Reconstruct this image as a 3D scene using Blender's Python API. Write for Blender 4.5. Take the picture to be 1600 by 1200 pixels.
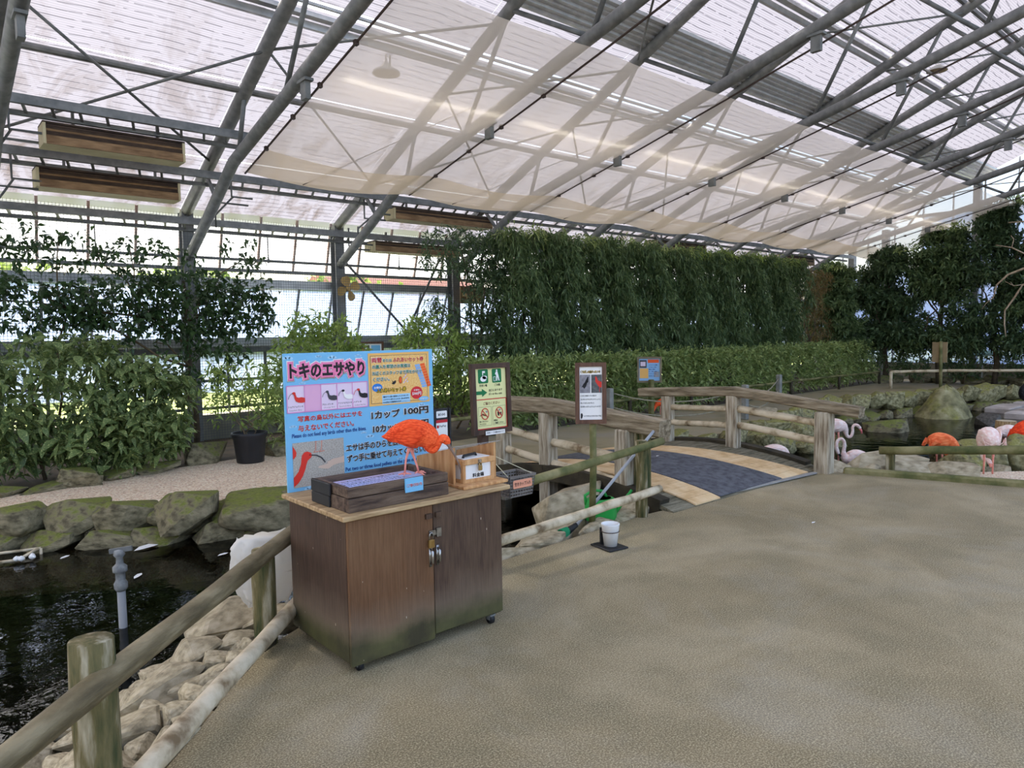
import bpy, bmesh, math, random
import numpy as np
from math import sin, cos, pi, radians as R
from mathutils import Vector, Matrix, Quaternion, noise as mnoise
random.seed(7); rng = np.random.default_rng(11)
for o in list(bpy.data.objects): bpy.data.objects.remove(o)
sc = bpy.context.scene; C = sc.collection

# ------------------------------------------------------------------ camera, sky, sun, exposure
# world axes: X runs along the long glass wall, Y runs towards it, Z up; lens height 1.6 m
yaw, pitch, roll = R(49.26), R(4.087), -.0165
fw = Vector((cos(yaw)*cos(pitch), sin(yaw)*cos(pitch), -sin(pitch)))
rt = Vector((sin(yaw), -cos(yaw), 0)); up = rt.cross(fw)
rt2 = rt*cos(roll) + up*sin(roll); up2 = up*cos(roll) - rt*sin(roll)
cam = bpy.data.objects.new('camera', bpy.data.cameras.new('camera')); C.objects.link(cam)
cam.matrix_world = Matrix(((rt2.x, up2.x, -fw.x, 0), (rt2.y, up2.y, -fw.y, 0), (rt2.z, up2.z, -fw.z, 1.6), (0, 0, 0, 1)))
cam.data.sensor_width = 36; cam.data.lens = 36*1110/1600; cam.data.clip_start = .05; cam.data.clip_end = 500
sc.camera = cam
w = bpy.data.worlds.new('world'); sc.world = w; w.use_nodes = True
nt = w.node_tree; bg = nt.nodes['Background']
sky = nt.nodes.new('ShaderNodeTexSky'); sky.sky_type = 'NISHITA'; sky.sun_disc = False
sky.sun_elevation = R(52); sky.sun_rotation = R(-16); sky.air_density = 1.0; sky.dust_density = 6
nt.links.new(sky.outputs[0], bg.inputs[0]); bg.inputs[1].default_value = .62
sl = bpy.data.lights.new('sun', 'SUN'); sl.energy = 2.4; sl.angle = R(4); sl.color = (1, .97, .92)
so = bpy.data.objects.new('sun', sl); C.objects.link(so); so.rotation_euler = Vector((.18, -.62, -.77)).to_track_quat('-Z', 'Y').to_euler()
sc.view_settings.view_transform = 'Standard'; sc.view_settings.look = 'None'
sc.view_settings.gamma = 1; sc.view_settings.use_curve_mapping = False
sc.view_settings.exposure = 0.36
sc.cycles.use_denoising = True
sc.cycles.max_bounces = 8; sc.cycles.diffuse_bounces = 4; sc.cycles.transparent_max_bounces = 24
sc.cycles.transmission_bounces = 6; sc.cycles.glossy_bounces = 3
sc.cycles.sample_clamp_indirect = 6; sc.cycles.caustics_reflective = False; sc.cycles.caustics_refractive = False

# ------------------------------------------------------------------ helpers
def srgb(r, g, b):
    f = lambda c: (c/255/12.92 if c/255 <= .04045 else ((c/255+.055)/1.055)**2.4)
    return (f(r), f(g), f(b), 1)
MC = {}
class NT:
    def __init__(s, name):
        s.m = bpy.data.materials.new(name); s.m.use_nodes = True; s.t = s.m.node_tree
        s.b = s.t.nodes['Principled BSDF']; s.out = s.t.nodes['Material Output']
    def n(s, typ, **kw):
        x = s.t.nodes.new(typ)
        for k, v in kw.items():
            if k.startswith('i_'):
                k = k[2:]; x.inputs[int(k) if k.isdigit() else k.replace('_', ' ')].default_value = v
            else: setattr(x, k, v)
        return x
    def l(s, a, b): s.t.links.new(a, b)
    def coords(s, stretch=(1, 1, 1), rot=(0, 0, 0)):
        c = s.n('ShaderNodeTexCoord'); m = s.n('ShaderNodeMapping'); m.inputs['Scale'].default_value = stretch
        m.inputs['Rotation'].default_value = rot
        s.l(c.outputs['Object'], m.inputs[0]); return m.outputs[0]
    def noise(s, vec, scale, detail=4, rough=.55, dist=0):
        x = s.n('ShaderNodeTexNoise'); x.inputs['Scale'].default_value = scale; x.inputs['Detail'].default_value = detail
        x.inputs['Roughness'].default_value = rough; x.inputs['Distortion'].default_value = dist
        if vec: s.l(vec, x.inputs['Vector'])
        return x.outputs['Fac']
    def ramp(s, fac, stops, interp='LINEAR'):
        x = s.n('ShaderNodeValToRGB'); x.color_ramp.interpolation = interp
        e = x.color_ramp.elements
        while len(e) < len(stops): e.new(.5)
        for el, (p, c) in zip(e, stops): el.position = p; el.color = c if len(c) == 4 else (*c, 1)
        s.l(fac, x.inputs[0]); return x.outputs[0]
    def mix(s, f, a, b, blend='MIX'):
        x = s.n('ShaderNodeMix', data_type='RGBA', blend_type=blend)
        for sock, v in ((x.inputs[0], f), (x.inputs[6], a), (x.inputs[7], b)):
            if hasattr(v, 'is_linked'): s.l(v, sock)
            else: sock.default_value = v
        return x.outputs[2]
    def math(s, op, a, b=None, c=None, clamp=False):
        x = s.n('ShaderNodeMath', operation=op, use_clamp=clamp)
        for i, v in enumerate((a, b, c)):
            if v is None: continue
            if hasattr(v, 'is_linked'): s.l(v, x.inputs[i])
            else: x.inputs[i].default_value = v
        return x.outputs[0]
    def bump(s, h, strength=.3, dist=.01):
        x = s.n('ShaderNodeBump'); x.inputs['Strength'].default_value = strength; x.inputs['Distance'].default_value = dist
        s.l(h, x.inputs['Height']); s.l(x.outputs[0], s.b.inputs['Normal'])
G8 = (.5, .5, .5, 1)
def mat(name, c1, c2=None, scale=4, rough=.7, bump=0, bscale=60, stretch=(1, 1, 1), metal=0, c3=None, lo=.35, hi=.65, moss=None, mossat=.5, spec=.4, detail=5):
    """procedural surface: two or three colours broken by noise, bump, optional moss that sits on upward faces"""
    if name in MC: return MC[name]
    t = NT(name); b = t.b
    v = t.coords(stretch)
    if c2:
        f = t.noise(v, scale, detail)
        st = [(lo, c1), (hi, c2)] if not c3 else [(lo, c1), ((lo+hi)/2, c2), (hi, c3)]
        col = t.ramp(f, st)
    else:
        col = None; b.inputs['Base Color'].default_value = c1
    if moss:
        g = t.n('ShaderNodeNewGeometry'); sx = t.n('ShaderNodeSeparateXYZ'); t.l(g.outputs['Normal'], sx.inputs[0])
        k = t.noise(t.coords(), 3.2, 5)
        k2 = t.math('MULTIPLY_ADD', sx.outputs[2], .45, t.math('MULTIPLY', k, 1.1))
        fac = t.ramp(k2, [(mossat+.12, (0, 0, 0, 1)), (mossat+.34, (1, 1, 1, 1))])
        mc = t.ramp(t.noise(t.coords(), 14, 4), [(.3, moss), (.7, tuple(min(1, q*1.9) for q in moss[:3])+(1,))])
        col = t.mix(fac, col if col else c1, mc)
    if col: t.l(col, b.inputs['Base Color'])
    b.inputs['Roughness'].default_value = rough; b.inputs['Metallic'].default_value = metal
    b.inputs['Specular IOR Level'].default_value = spec
    if bump: t.bump(t.noise(t.coords(stretch), bscale, 4), bump, .01)
    MC[name] = t.m; return t.m

class MB:
    """collects shapes (world coordinates) and links them as ONE mesh object"""
    def __init__(s): s.v = []; s.f = []; s.mi = []; s.m = 0; s.sm = []; s.smooth = False
    def add(s, vs, fs):
        o = len(s.v); s.v += [tuple(p) for p in vs]
        for f in fs: s.f.append([i+o for i in f]); s.mi.append(s.m); s.sm.append(s.smooth)
        return s
    def box(s, a, b, rot=None, piv=None, bev=0):
        (x0, y0, z0), (x1, y1, z1) = a, b
        if bev:
            e = bev; vs = []; 
            for z, q in ((z0, e), (z0+e, 0), (z1-e, 0), (z1, e)):
                for (x, y, ix, iy) in ((x0, y0, 1, 1), (x1, y0, -1, 1), (x1, y1, -1, -1), (x0, y1, 1, -1)):
                    if ix*iy > 0: vs += [(x+ix*(q), y+iy*(e+q), z), (x+ix*(e+q), y+iy*q, z)]
                    else: vs += [(x+ix*(e+q), y+iy*q, z), (x+ix*q, y+iy*(e+q), z)]
            fs = [list(range(7, -1, -1)), list(range(24, 32))]
            for r in range(3):
                for i in range(8): fs.append([r*8+i, r*8+(i+1) % 8, r*8+8+(i+1) % 8, r*8+8+i])
        else:
            vs = [(x0, y0, z0), (x1, y0, z0), (x1, y1, z0), (x0, y1, z0), (x0, y0, z1), (x1, y0, z1), (x1, y1, z1), (x0, y1, z1)]
            fs = [(3, 2, 1, 0), (4, 5, 6, 7), (0, 1, 5, 4), (1, 2, 6, 5), (2, 3, 7, 6), (3, 0, 4, 7)]
        if rot:
            M = Matrix.Rotation(rot[1], 3, rot[0]); p = Vector(piv or ((x0+x1)/2, (y0+y1)/2, (z0+z1)/2))
            vs = [M @ (Vector(q)-p) + p for q in vs]
        return s.add(vs, fs)
    def beam(s, a, b, w, h, upv=(0, 0, 1), bev=0):
        a, b = Vector(a), Vector(b); d = (b-a); L = d.length; d.normalize()
        u = Vector(upv); r = d.cross(u)
        if r.length < 1e-4: r = d.cross(Vector((1, 0, 0)))
        r.normalize(); u = r.cross(d)
        m = MB(); m.box((-w/2, 0, -h/2), (w/2, L, h/2), bev=bev)
        return s.add([a + r*x + d*y + u*z for x, y, z in m.v], m.f)
    def tube(s, pts, rad, n=10, cap=True, jit=0):
        pts = [Vector(p) for p in pts]
        rr = rad if hasattr(rad, '__len__') else [rad]*len(pts)
        vs = []; fs = []; ref = None
        for i, p in enumerate(pts):
            d = (pts[min(i+1, len(pts)-1)] - pts[max(i-1, 0)])
            if d.length < 1e-9: d = Vector((0, 0, 1))
            d.normalize()
            if ref is None:
                ref = d.cross(Vector((0, 0, 1)))
                if ref.length < .05: ref = d.cross(Vector((1, 0, 0)))
            else: ref = ref - d*ref.dot(d)
            ref.normalize(); q = d.cross(ref)
            for k in range(n):
                a = 2*pi*k/n; r = rr[i]
                if jit: r *= 1 + jit*mnoise.noise(Vector((p.x*3+cos(a), p.y*3+sin(a), p.z*3)))
                vs.append(p + ref*cos(a)*r + q*sin(a)*r)
        for i in range(len(pts)-1):
            for k in range(n): fs.append((i*n+k, i*n+(k+1) % n, (i+1)*n+(k+1) % n, (i+1)*n+k))
        if cap: fs.append(list(range(n-1, -1, -1))); fs.append([(len(pts)-1)*n+k for k in range(n)])
        return s.add(vs, fs)
    def lathe(s, prof, c=(0, 0, 0), n=24, sx=1, sy=1, cap=True):
        vs = [(c[0]+r*cos(2*pi*k/n)*sx, c[1]+r*sin(2*pi*k/n)*sy, c[2]+z) for r, z in prof for k in range(n)]
        fs = [(i*n+k, i*n+(k+1) % n, (i+1)*n+(k+1) % n, (i+1)*n+k) for i in range(len(prof)-1) for k in range(n)]
        if cap:
            if prof[0][0] > 1e-6: fs.append(list(range(n-1, -1, -1)))
            if prof[-1][0] > 1e-6: fs.append([(len(prof)-1)*n+k for k in range(n)])
        return s.add(vs, fs)
    def slab(s, poly, z0, z1):
        n = len(poly); vs = [(x, y, z0) for x, y in poly] + [(x, y, z1) for x, y in poly]
        fs = [list(range(n-1, -1, -1)), list(range(n, 2*n))] + [(i, (i+1) % n, n+(i+1) % n, n+i) for i in range(n)]
        return s.add(vs, fs)
    def build(s, name, m, parent=None, shade=None):
        off = Vector((0, 0, 0)); p = parent
        while p is not None: off += p.location; p = p.parent
        me = bpy.data.meshes.new(name)
        me.from_pydata([(x-off.x, y-off.y, z-off.z) for x, y, z in s.v], [], s.f)
        ms = m if isinstance(m, (list, tuple)) else [m]
        for q in ms: me.materials.append(q)
        if len(ms) > 1: me.polygons.foreach_set('material_index', s.mi)
        if shade is not None: me.polygons.foreach_set('use_smooth', [shade]*len(s.f))
        else: me.polygons.foreach_set('use_smooth', s.sm)
        me.update()
        o = bpy.data.objects.new(name, me); C.objects.link(o); o.parent = parent
        return o
def tag(o, label, cat, group=None, kind=None):
    o['label'] = label; o['category'] = cat
    if group: o['group'] = group
    if kind: o['kind'] = kind
    return o
def thing(name, label, cat, loc=(0, 0, 0), group=None):
    o = bpy.data.objects.new(name, None); o.empty_display_size = .1; C.objects.link(o); o.location = loc
    return tag(o, label, cat, group)
def struct(o): o['kind'] = 'structure'; return o
def stuff(o): o['kind'] = 'stuff'; return o
def dup(o, loc=None, rotz=None, label=None):
    def cp(q, par):
        c = q.copy(); C.objects.link(c); c.parent = par
        for ch in list(q.children): cp(ch, c)
        return c
    r = cp(o, None)
    if loc is not None: r.location = loc
    if rotz is not None: r.rotation_euler = (0, 0, rotz)
    if label: r['label'] = label
    return r
ORD = ['first', 'second', 'third', 'fourth', 'fifth', 'sixth', 'seventh', 'eighth', 'ninth', 'tenth', 'eleventh', 'twelfth']

# --- writing and flat print lying on a face: frame = (origin, right, up), 2-D coordinates in metres
BB = {}
class Face:
    def __init__(s, o, r, u): s.o = Vector(o); s.r = Vector(r).normalized(); s.u = Vector(u).normalized(); s.n = s.r.cross(s.u); s.e = .0008
    def p(s, x, y, lay=1): return s.o + s.r*x + s.u*y + s.n*(s.e*lay)
    def poly(s, name, pts, m, parent, lay=1): return MB().add([s.p(x, y, lay) for x, y in pts], [list(range(len(pts)))]).build(name, m, parent)
    def rect(s, name, x0, y0, x1, y1, m, parent, lay=1): return s.poly(name, [(x0, y0), (x1, y0), (x1, y1), (x0, y1)], m, parent, lay)
    def rrect(s, name, x0, y0, x1, y1, r, m, parent, lay=1):
        pts = []
        for cx, cy, a0 in ((x1-r, y1-r, 0), (x0+r, y1-r, 90), (x0+r, y0+r, 180), (x1-r, y0+r, 270)):
            pts += [(cx+r*cos(R(a0+k*22.5)), cy+r*sin(R(a0+k*22.5))) for k in range(5)]
        return s.poly(name, pts, m, parent, lay)
    def ell(s, name, cx, cy, rx, ry, m, parent, lay=1, n=28): return s.poly(name, [(cx+rx*cos(2*pi*k/n), cy+ry*sin(2*pi*k/n)) for k in range(n)], m, parent, lay)
    def ring(s, name, cx, cy, rx, ry, t, m, parent, lay=1, n=32):
        vs = [s.p(cx+(rx-q*t)*cos(2*pi*k/n), cy+(ry-q*t)*sin(2*pi*k/n), lay) for q in (0, 1) for k in range(n)]
        return MB().add(vs, [(k, (k+1) % n, n+(k+1) % n, n+k) for k in range(n)]).build(name, m, parent)
    def line(s, name, pts, t, m, parent, lay=1):
        mb = MB()
        for a, b in zip(pts, pts[1:]):
            a2, b2 = Vector(a), Vector(b); d = (b2-a2).normalized(); q = Vector((-d.y, d.x))*t/2
            mb.add([s.p(*(a2-q), lay), s.p(*(b2-q), lay), s.p(*(b2+q), lay), s.p(*(a2+q), lay)], [(0, 1, 2, 3)])
        return mb.build(name, m, parent)
    def frame(s, name, x0, y0, x1, y1, t, m, parent, lay=1): return s.line(name, [(x0, y0), (x1, y0), (x1, y1), (x0, y1), (x0, y0)], t, m, parent, lay)
    def text(s, body, x, y, h, m, parent, width=None, bold=0, lay=2, name='lettering', xoff=0):
        cu = bpy.data.curves.new('t', 'FONT'); cu.body = body; cu.size = 1; cu.resolution_u = 2 if h > .02 else 1
        if bold: cu.bevel_depth = bold; cu.bevel_resolution = 0 if h < .05 else 1; cu.fill_mode = 'BOTH'
        o = bpy.data.objects.new('t', cu); C.objects.link(o)
        dg = bpy.context.evaluated_depsgraph_get(); me = bpy.data.meshes.new_from_object(o.evaluated_get(dg))
        co = np.zeros(len(me.vertices)*3); me.vertices.foreach_get('co', co); co = co.reshape(-1, 3)
        bpy.data.objects.remove(o); bpy.data.curves.remove(cu)
        if not len(co): return None
        if bold and body in BB: lo, hi = BB[body]
        elif bold:
            s.text(body, x, y, h, m, parent, width, 0, lay, 'measure', xoff); lo, hi = BB[body]
            q = bpy.data.objects['measure']; me0 = q.data; bpy.data.objects.remove(q); bpy.data.meshes.remove(me0)
        else: lo, hi = co.min(0), co.max(0); BB[body] = (lo, hi)
        sy = h/(hi[1]-lo[1]); sx = width/(hi[0]-lo[0]) if width else sy
        if bold: co[:, :2] = np.clip(co[:, :2], lo[:2]-bold, hi[:2]+bold)
        off = Vector((0, 0, 0)); pp = parent
        while pp is not None: off += pp.location; pp = pp.parent
        P = np.array(s.p(x, y, lay)-off) + np.outer((co[:, 0]-lo[0])*sx, np.array(s.r)) + np.outer((co[:, 1]-lo[1])*sy, np.array(s.u)) + np.outer(co[:, 2]/(bold or 1)*s.e*.35, np.array(s.n))
        me.vertices.foreach_set('co', P.ravel()); me.materials.clear(); me.materials.append(m); me.name = name; me.update()
        q = bpy.data.objects.new(name, me); C.objects.link(q); q.parent = parent; return q
def ink(name, c, rough=.55): return mat(name, c, rough=rough)
BLACK = ink('black_ink', srgb(22, 20, 24)); WHITE = ink('white_ink', srgb(236, 234, 230)); RED = ink('red_ink', srgb(196, 30, 40))
GREEN = ink('green_ink', srgb(0, 112, 62)); NAVY = ink('navy_ink', srgb(28, 60, 130)); TEAL = ink('teal_ink', srgb(20, 120, 95))
PINK = ink('pink_ink', srgb(236, 130, 170)); LILAC = ink('pale_lilac', srgb(225, 205, 222)); MPINK = ink('mauve_pink', srgb(214, 140, 190))
SKYB = ink('sky_blue', srgb(118, 184, 222)); TAN = ink('tan_print', srgb(232, 180, 100)); YEL = ink('yellow_ink', srgb(245, 205, 50))
ORNG = ink('orange_ink', srgb(236, 90, 30)); CREAM = ink('cream_print', srgb(226, 224, 160)); SCAR = ink('scarlet_print', srgb(214, 50, 36))
GREY = ink('grey_print', srgb(150, 150, 152)); PBLUE = ink('pale_blue_print', srgb(160, 205, 232)); DGREY = ink('dark_grey_print', srgb(62, 62, 66))

# --- lofted bodies (birds): control sections (point, half width, half height) smoothed with Catmull-Rom
def loft(mb, secs, n=20, sub=6, side=(0, 1, 0)):
    side = Vector(side); P = [(Vector(p), a, b) for p, a, b in secs]
    out = []
    for i in range(len(P)-1):
        q = [P[max(i-1, 0)], P[i], P[i+1], P[min(i+2, len(P)-1)]]
        for k in range(sub):
            t = k/sub
            cr = lambda a, b, c, d: .5*((2*b)+(c-a)*t+(2*a-5*b+4*c-d)*t*t+(3*b-a-3*c+d)*t*t*t)
            out.append((Vector([cr(*[x[0][j] for x in q]) for j in range(3)]), max(.001, cr(*[x[1] for x in q])), max(.001, cr(*[x[2] for x in q]))))
    out.append(P[-1]); vs = []; fs = []
    for i, (p, a, b) in enumerate(out):
        d = (out[min(i+1, len(out)-1)][0]-out[max(i-1, 0)][0]).normalized()
        s2 = (side - d*side.dot(d)).normalized(); u2 = d.cross(s2)
        for k in range(n):
            an = 2*pi*k/n; vs.append(p + s2*cos(an)*a + u2*sin(an)*b)
    for i in range(len(out)-1):
        for k in range(n): fs.append((i*n+k, i*n+(k+1) % n, (i+1)*n+(k+1) % n, (i+1)*n+k))
    fs.append(list(range(n-1, -1, -1))); fs.append([(len(out)-1)*n+k for k in range(n)])
    return mb.add(vs, fs)

# --- leaves: numpy arrays -> one mesh of folded five-point leaves
def leafmesh(name, Cn, D, L, W, m, parent=None, droop=.25, nrm=None):
    N = len(Cn); D = D/np.linalg.norm(D, axis=1, keepdims=True)
    if nrm is None: nrm = rng.normal(size=(N, 3)); nrm[:, 2] = np.abs(nrm[:, 2])+.6
    S = np.cross(D, nrm); S /= np.linalg.norm(S, axis=1, keepdims=True)+1e-9
    Nn = np.cross(S, D); L = np.asarray(L)[:, None]*np.ones((N, 1)); W = np.asarray(W)[:, None]*np.ones((N, 1))
    V = np.empty((N, 5, 3))
    V[:, 0] = Cn; V[:, 1] = Cn+D*L*.45-S*W/2+Nn*W*.18; V[:, 2] = Cn+D*L*.5; V[:, 3] = Cn+D*L*.45+S*W/2+Nn*W*.18
    V[:, 4] = Cn+D*L; V[:, 4, 2] -= (L*droop)[:, 0]
    off = Vector((0, 0, 0)); pp = parent
    while pp is not None: off += pp.location; pp = pp.parent
    V -= np.array(off)
    me = bpy.data.meshes.new(name); me.vertices.add(N*5); me.vertices.foreach_set('co', V.ravel())
    base = (np.arange(N)*5)[:, None]; F = np.concatenate([base+np.array([[0, 2, 4, 1]]), base+np.array([[0, 3, 4, 2]])], 1).ravel()
    me.loops.add(N*8); me.loops.foreach_set('vertex_index', F.astype(np.int32))
    me.polygons.add(N*2); me.polygons.foreach_set('loop_start', np.arange(N*2, dtype=np.int32)*4)
    me.update(calc_edges=True); me.materials.append(m)
    o = bpy.data.objects.new(name, me); C.objects.link(o); o.parent = parent
    return o
def leafmat(name, cols, trans=.35, rough=.45, scale=9, spots=None):
    t = NT(name); b = t.b; v = t.coords()
    f = t.noise(v, scale, 3, .7); col = t.ramp(f, [(.3+.4*i/(len(cols)-1), c) for i, c in enumerate(cols)])
    if spots:
        g = t.noise(v, spots[1], 2); col = t.mix(t.ramp(g, [(.58, (0, 0, 0, 1)), (.66, (1, 1, 1, 1))]), col, spots[0])
    t.l(col, b.inputs['Base Color']); b.inputs['Roughness'].default_value = rough; b.inputs['Specular IOR Level'].default_value = .35
    tr = t.n('ShaderNodeBsdfTranslucent'); t.l(col, tr.inputs[0]); mx = t.n('ShaderNodeMixShader'); mx.inputs[0].default_value = trans
    t.l(b.outputs[0], mx.inputs[1]); t.l(tr.outputs[0], mx.inputs[2]); t.l(mx.outputs[0], t.out.inputs[0]); return t.m
def sprigs(cent, per, L, W, spread=1.0, bias=(0, 0, 0), jl=.3):
    """leaf bases, directions, lengths, widths for sprays of leaves about given centres"""
    n = len(cent)*per; c = np.repeat(cent, per, 0); d = rng.normal(size=(n, 3))*spread + np.array(bias)
    l = L*(1+rng.uniform(-jl, jl, n)); return c+rng.normal(size=(n, 3))*L*.35, d, l, l*W/L
# --- boulders: angular convex hull with softened edges (shared meshes), rounded lumps from noise
ROCK = []
def rockmeshes():
    for k in range(14):
        r2 = random.Random(100+k); bm = bmesh.new(); slabby = k >= 8
        for i in range(16 if not slabby else 12):
            v = Vector((r2.gauss(0, 1), r2.gauss(0, 1), r2.gauss(0, 1))).normalized()
            e = .75 + .3*r2.random(); v = Vector([math.copysign(abs(q)**.75, q) for q in v])*e
            bm.verts.new(v)
        bmesh.ops.convex_hull(bm, input=bm.verts)
        bmesh.ops.delete(bm, geom=[v for v in bm.verts if not v.link_faces], context='VERTS')
        bmesh.ops.bevel(bm, geom=list(bm.edges), offset=.07 if slabby else .16, segments=1 if slabby else 2, affect='EDGES', profile=.6, clamp_overlap=True)
        if not slabby:
            bmesh.ops.triangulate(bm, faces=bm.faces)
            for v in bm.verts: v.co += v.co.normalized()*.07*mnoise.noise(v.co*2.3+Vector((k, 0, 0)))
        me = bpy.data.meshes.new('stone'); bm.to_mesh(me); bm.free()
        me.polygons.foreach_set('use_smooth', [not slabby]*len(me.polygons))
        co = np.array([v.co[:] for v in me.vertices]); lo, hi = co.min(0), co.max(0)
        co = (co-(lo+hi)/2)/((hi-lo)/2); me.vertices.foreach_set('co', co.ravel()); me.update(); ROCK.append(me)
rockmeshes(); RKM = {}
def rock(name, c, half, m, parent=None, k=None, rz=None, slab=False, tilt=.15):
    k = random.randrange(8, 14) if slab else (random.randrange(8) if k is None else k)
    key = (k, m.name)
    if key not in RKM: me = ROCK[k].copy(); me.materials.append(m); RKM[key] = me
    o = bpy.data.objects.new(name, RKM[key]); C.objects.link(o); o.parent = parent
    off = Vector((0, 0, 0)); pp = parent
    while pp is not None: off += pp.location; pp = pp.parent
    o.location = Vector(c)-off; o.scale = half
    o.rotation_euler = (random.uniform(-tilt, tilt), random.uniform(-tilt, tilt), random.uniform(0, 6.28) if rz is None else rz)
    return o

# ------------------------------------------------------------------ materials
STEEL = mat('galvanised_steel', srgb(108, 110, 110), srgb(134, 135, 134), 9, .55, .05, 80, metal=.35)
STEELD = mat('dull_steel', srgb(96, 99, 98), srgb(124, 126, 124), 6, .65, metal=.2)
ALU = mat('aluminium', srgb(168, 170, 172), srgb(190, 191, 192), 8, .4, metal=.6)
CABLE = mat('brown_cable', srgb(64, 50, 44), rough=.7)
CONC = mat('old_concrete', srgb(124, 120, 104), srgb(150, 146, 130), 3, .85, .2, 90)
OLDW = mat('weathered_wood', srgb(112, 98, 80), srgb(158, 146, 126), 3, .8, .5, 26, stretch=(6, .8, 6), c3=srgb(182, 174, 156))
POSTW = mat('grey_post_wood', srgb(120, 106, 86), srgb(170, 158, 136), 5, .8, .5, 24, stretch=(7, 7, .7), c3=srgb(196, 188, 168))
MOSSW = mat('mossy_post_wood', srgb(50, 60, 26), srgb(108, 98, 62), 3, .85, .6, 24, stretch=(5, 5, .9), c3=srgb(182, 172, 146))
LOGD = mat('smooth_brown_log', srgb(86, 76, 52), srgb(112, 100, 72), 3.2, .6, .5, 18, stretch=(1.2, 1.2, 8), c3=srgb(142, 130, 100))
LOGW = mat('pale_bark_log', srgb(118, 98, 70), srgb(188, 172, 142), 6, .75, .5, 22, c3=srgb(212, 198, 170), lo=.32, hi=.56)
LOGM = mat('mossy_green_log', srgb(66, 76, 36), srgb(106, 104, 62), 4, .8, .4, 26, c3=srgb(140, 132, 92))
MOSS = srgb(72, 84, 26)
STONEG = mat('grey_slab_stone', srgb(130, 120, 96), srgb(166, 154, 126), 3, .8, .3, 9, c3=srgb(186, 174, 148), moss=srgb(96, 96, 50), mossat=.9)
STONEB = mat('brown_boulder', srgb(78, 72, 52), srgb(118, 110, 84), 3.2, .85, .9, 9, c3=srgb(146, 136, 108), moss=srgb(84, 90, 34), mossat=.66)
STONEM = mat('mossy_boulder', srgb(88, 84, 56), srgb(134, 128, 90), 3.5, .85, .8, 9, c3=srgb(166, 160, 124), moss=srgb(106, 104, 52), mossat=.72)
WHITEP = mat('white_plastic', srgb(226, 226, 224), srgb(236, 236, 234), 6, .45)
BLACKP = mat('black_plastic', srgb(26, 27, 30), srgb(34, 35, 38), 6, .5)

def floor_mat():
    t = NT('speckled_resin_floor'); v = t.coords()
    big = t.noise(v, .75, 7, .62, .6); mid = t.noise(v, 2.6, 5); fine = t.noise(v, 130, 3, .75)
    c = t.ramp(big, [(.32, srgb(106, 96, 70)), (.47, srgb(142, 128, 98)), (.64, srgb(172, 158, 128))])
    c = t.mix(t.ramp(mid, [(.45, (0, 0, 0, 1)), (.66, (.7, .7, .7, 1))]), c, srgb(104, 98, 74))
    c = t.mix(t.ramp(t.noise(t.coords((1, 1, 1), (0, 0, .7)), 1.1, 6, .65, .8), [(.5, (0, 0, 0, 1)), (.72, (.6, .6, .6, 1))]), c, srgb(164, 160, 148))
    sp = t.ramp(fine, [(.36, srgb(76, 68, 46)), (.5, srgb(138, 124, 94)), (.62, srgb(214, 200, 162))])
    c = t.mix(.5, c, sp)
    t.l(c, t.b.inputs['Base Color']); t.b.inputs['Roughness'].default_value = .75
    t.b.inputs['Specular IOR Level'].default_value = .3; t.bump(fine, .25, .004); return t.m
FLOOR = floor_mat()
def path_mat():
    t = NT('mossy_path'); v = t.coords()
    c = t.ramp(t.noise(v, .7, 5, .6, .5), [(.3, srgb(128, 118, 86)), (.5, srgb(150, 138, 108)), (.7, srgb(146, 138, 120))])
    c = t.mix(t.ramp(t.noise(v, 1.3, 4), [(.5, (0, 0, 0, 1)), (.7, (.6, .6, .6, 1))]), c, srgb(104, 100, 62))
    t.l(c, t.b.inputs['Base Color']); t.b.inputs['Roughness'].default_value = .8; t.bump(t.noise(v, 150, 2), .2, .004); return t.m
PATH = path_mat()
def gravel_mat():
    t = NT('beige_gravel'); v = t.coords(); x = t.n('ShaderNodeTexVoronoi'); x.inputs['Scale'].default_value = 62; t.l(v, x.inputs['Vector'])
    sx = t.n('ShaderNodeSeparateXYZ'); t.l(x.outputs['Color'], sx.inputs[0])
    c = t.ramp(sx.outputs[0], [(0, srgb(196, 166, 136)), (.4, srgb(240, 214, 182)), (.75, srgb(252, 240, 216)), (1, srgb(220, 180, 150))])
    t.l(c, t.b.inputs['Base Color']); t.b.inputs['Roughness'].default_value = .9
    t.bump(t.math('SUBTRACT', 1, x.outputs['Distance']), .9, .02); return t.m
GRAVEL = gravel_mat()
SOIL = mat('dark_soil', srgb(58, 48, 34), srgb(84, 72, 50), 4, .95, .5, 30)
def water_mat():
    t = NT('pond_water'); v = t.coords((1, 1, 1))
    t.t.nodes.remove(t.b)
    bp = t.n('ShaderNodeBump'); bp.inputs['Strength'].default_value = .3; bp.inputs['Distance'].default_value = .02
    h = t.noise(v, 5.5, 3, .5, .3); t.l(h, bp.inputs['Height'])
    gl = t.n('ShaderNodeBsdfGlossy'); gl.inputs['Roughness'].default_value = .015; t.l(bp.outputs[0], gl.inputs['Normal'])
    tr = t.n('ShaderNodeBsdfTransparent'); tr.inputs[0].default_value = (.20, .175, .10, 1)
    fr = t.n('ShaderNodeFresnel'); fr.inputs[0].default_value = 1.36; t.l(bp.outputs[0], fr.inputs['Normal'])
    mx = t.n('ShaderNodeMixShader'); t.l(fr.outputs[0], mx.inputs[0]); t.l(tr.outputs[0], mx.inputs[1]); t.l(gl.outputs[0], mx.inputs[2])
    t.l(mx.outputs[0], t.out.inputs[0]); return t.m
WATER = water_mat()
POOLBED = mat('pond_bed', srgb(34, 31, 18), srgb(58, 52, 30), 3, .95, .3, 20)
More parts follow.
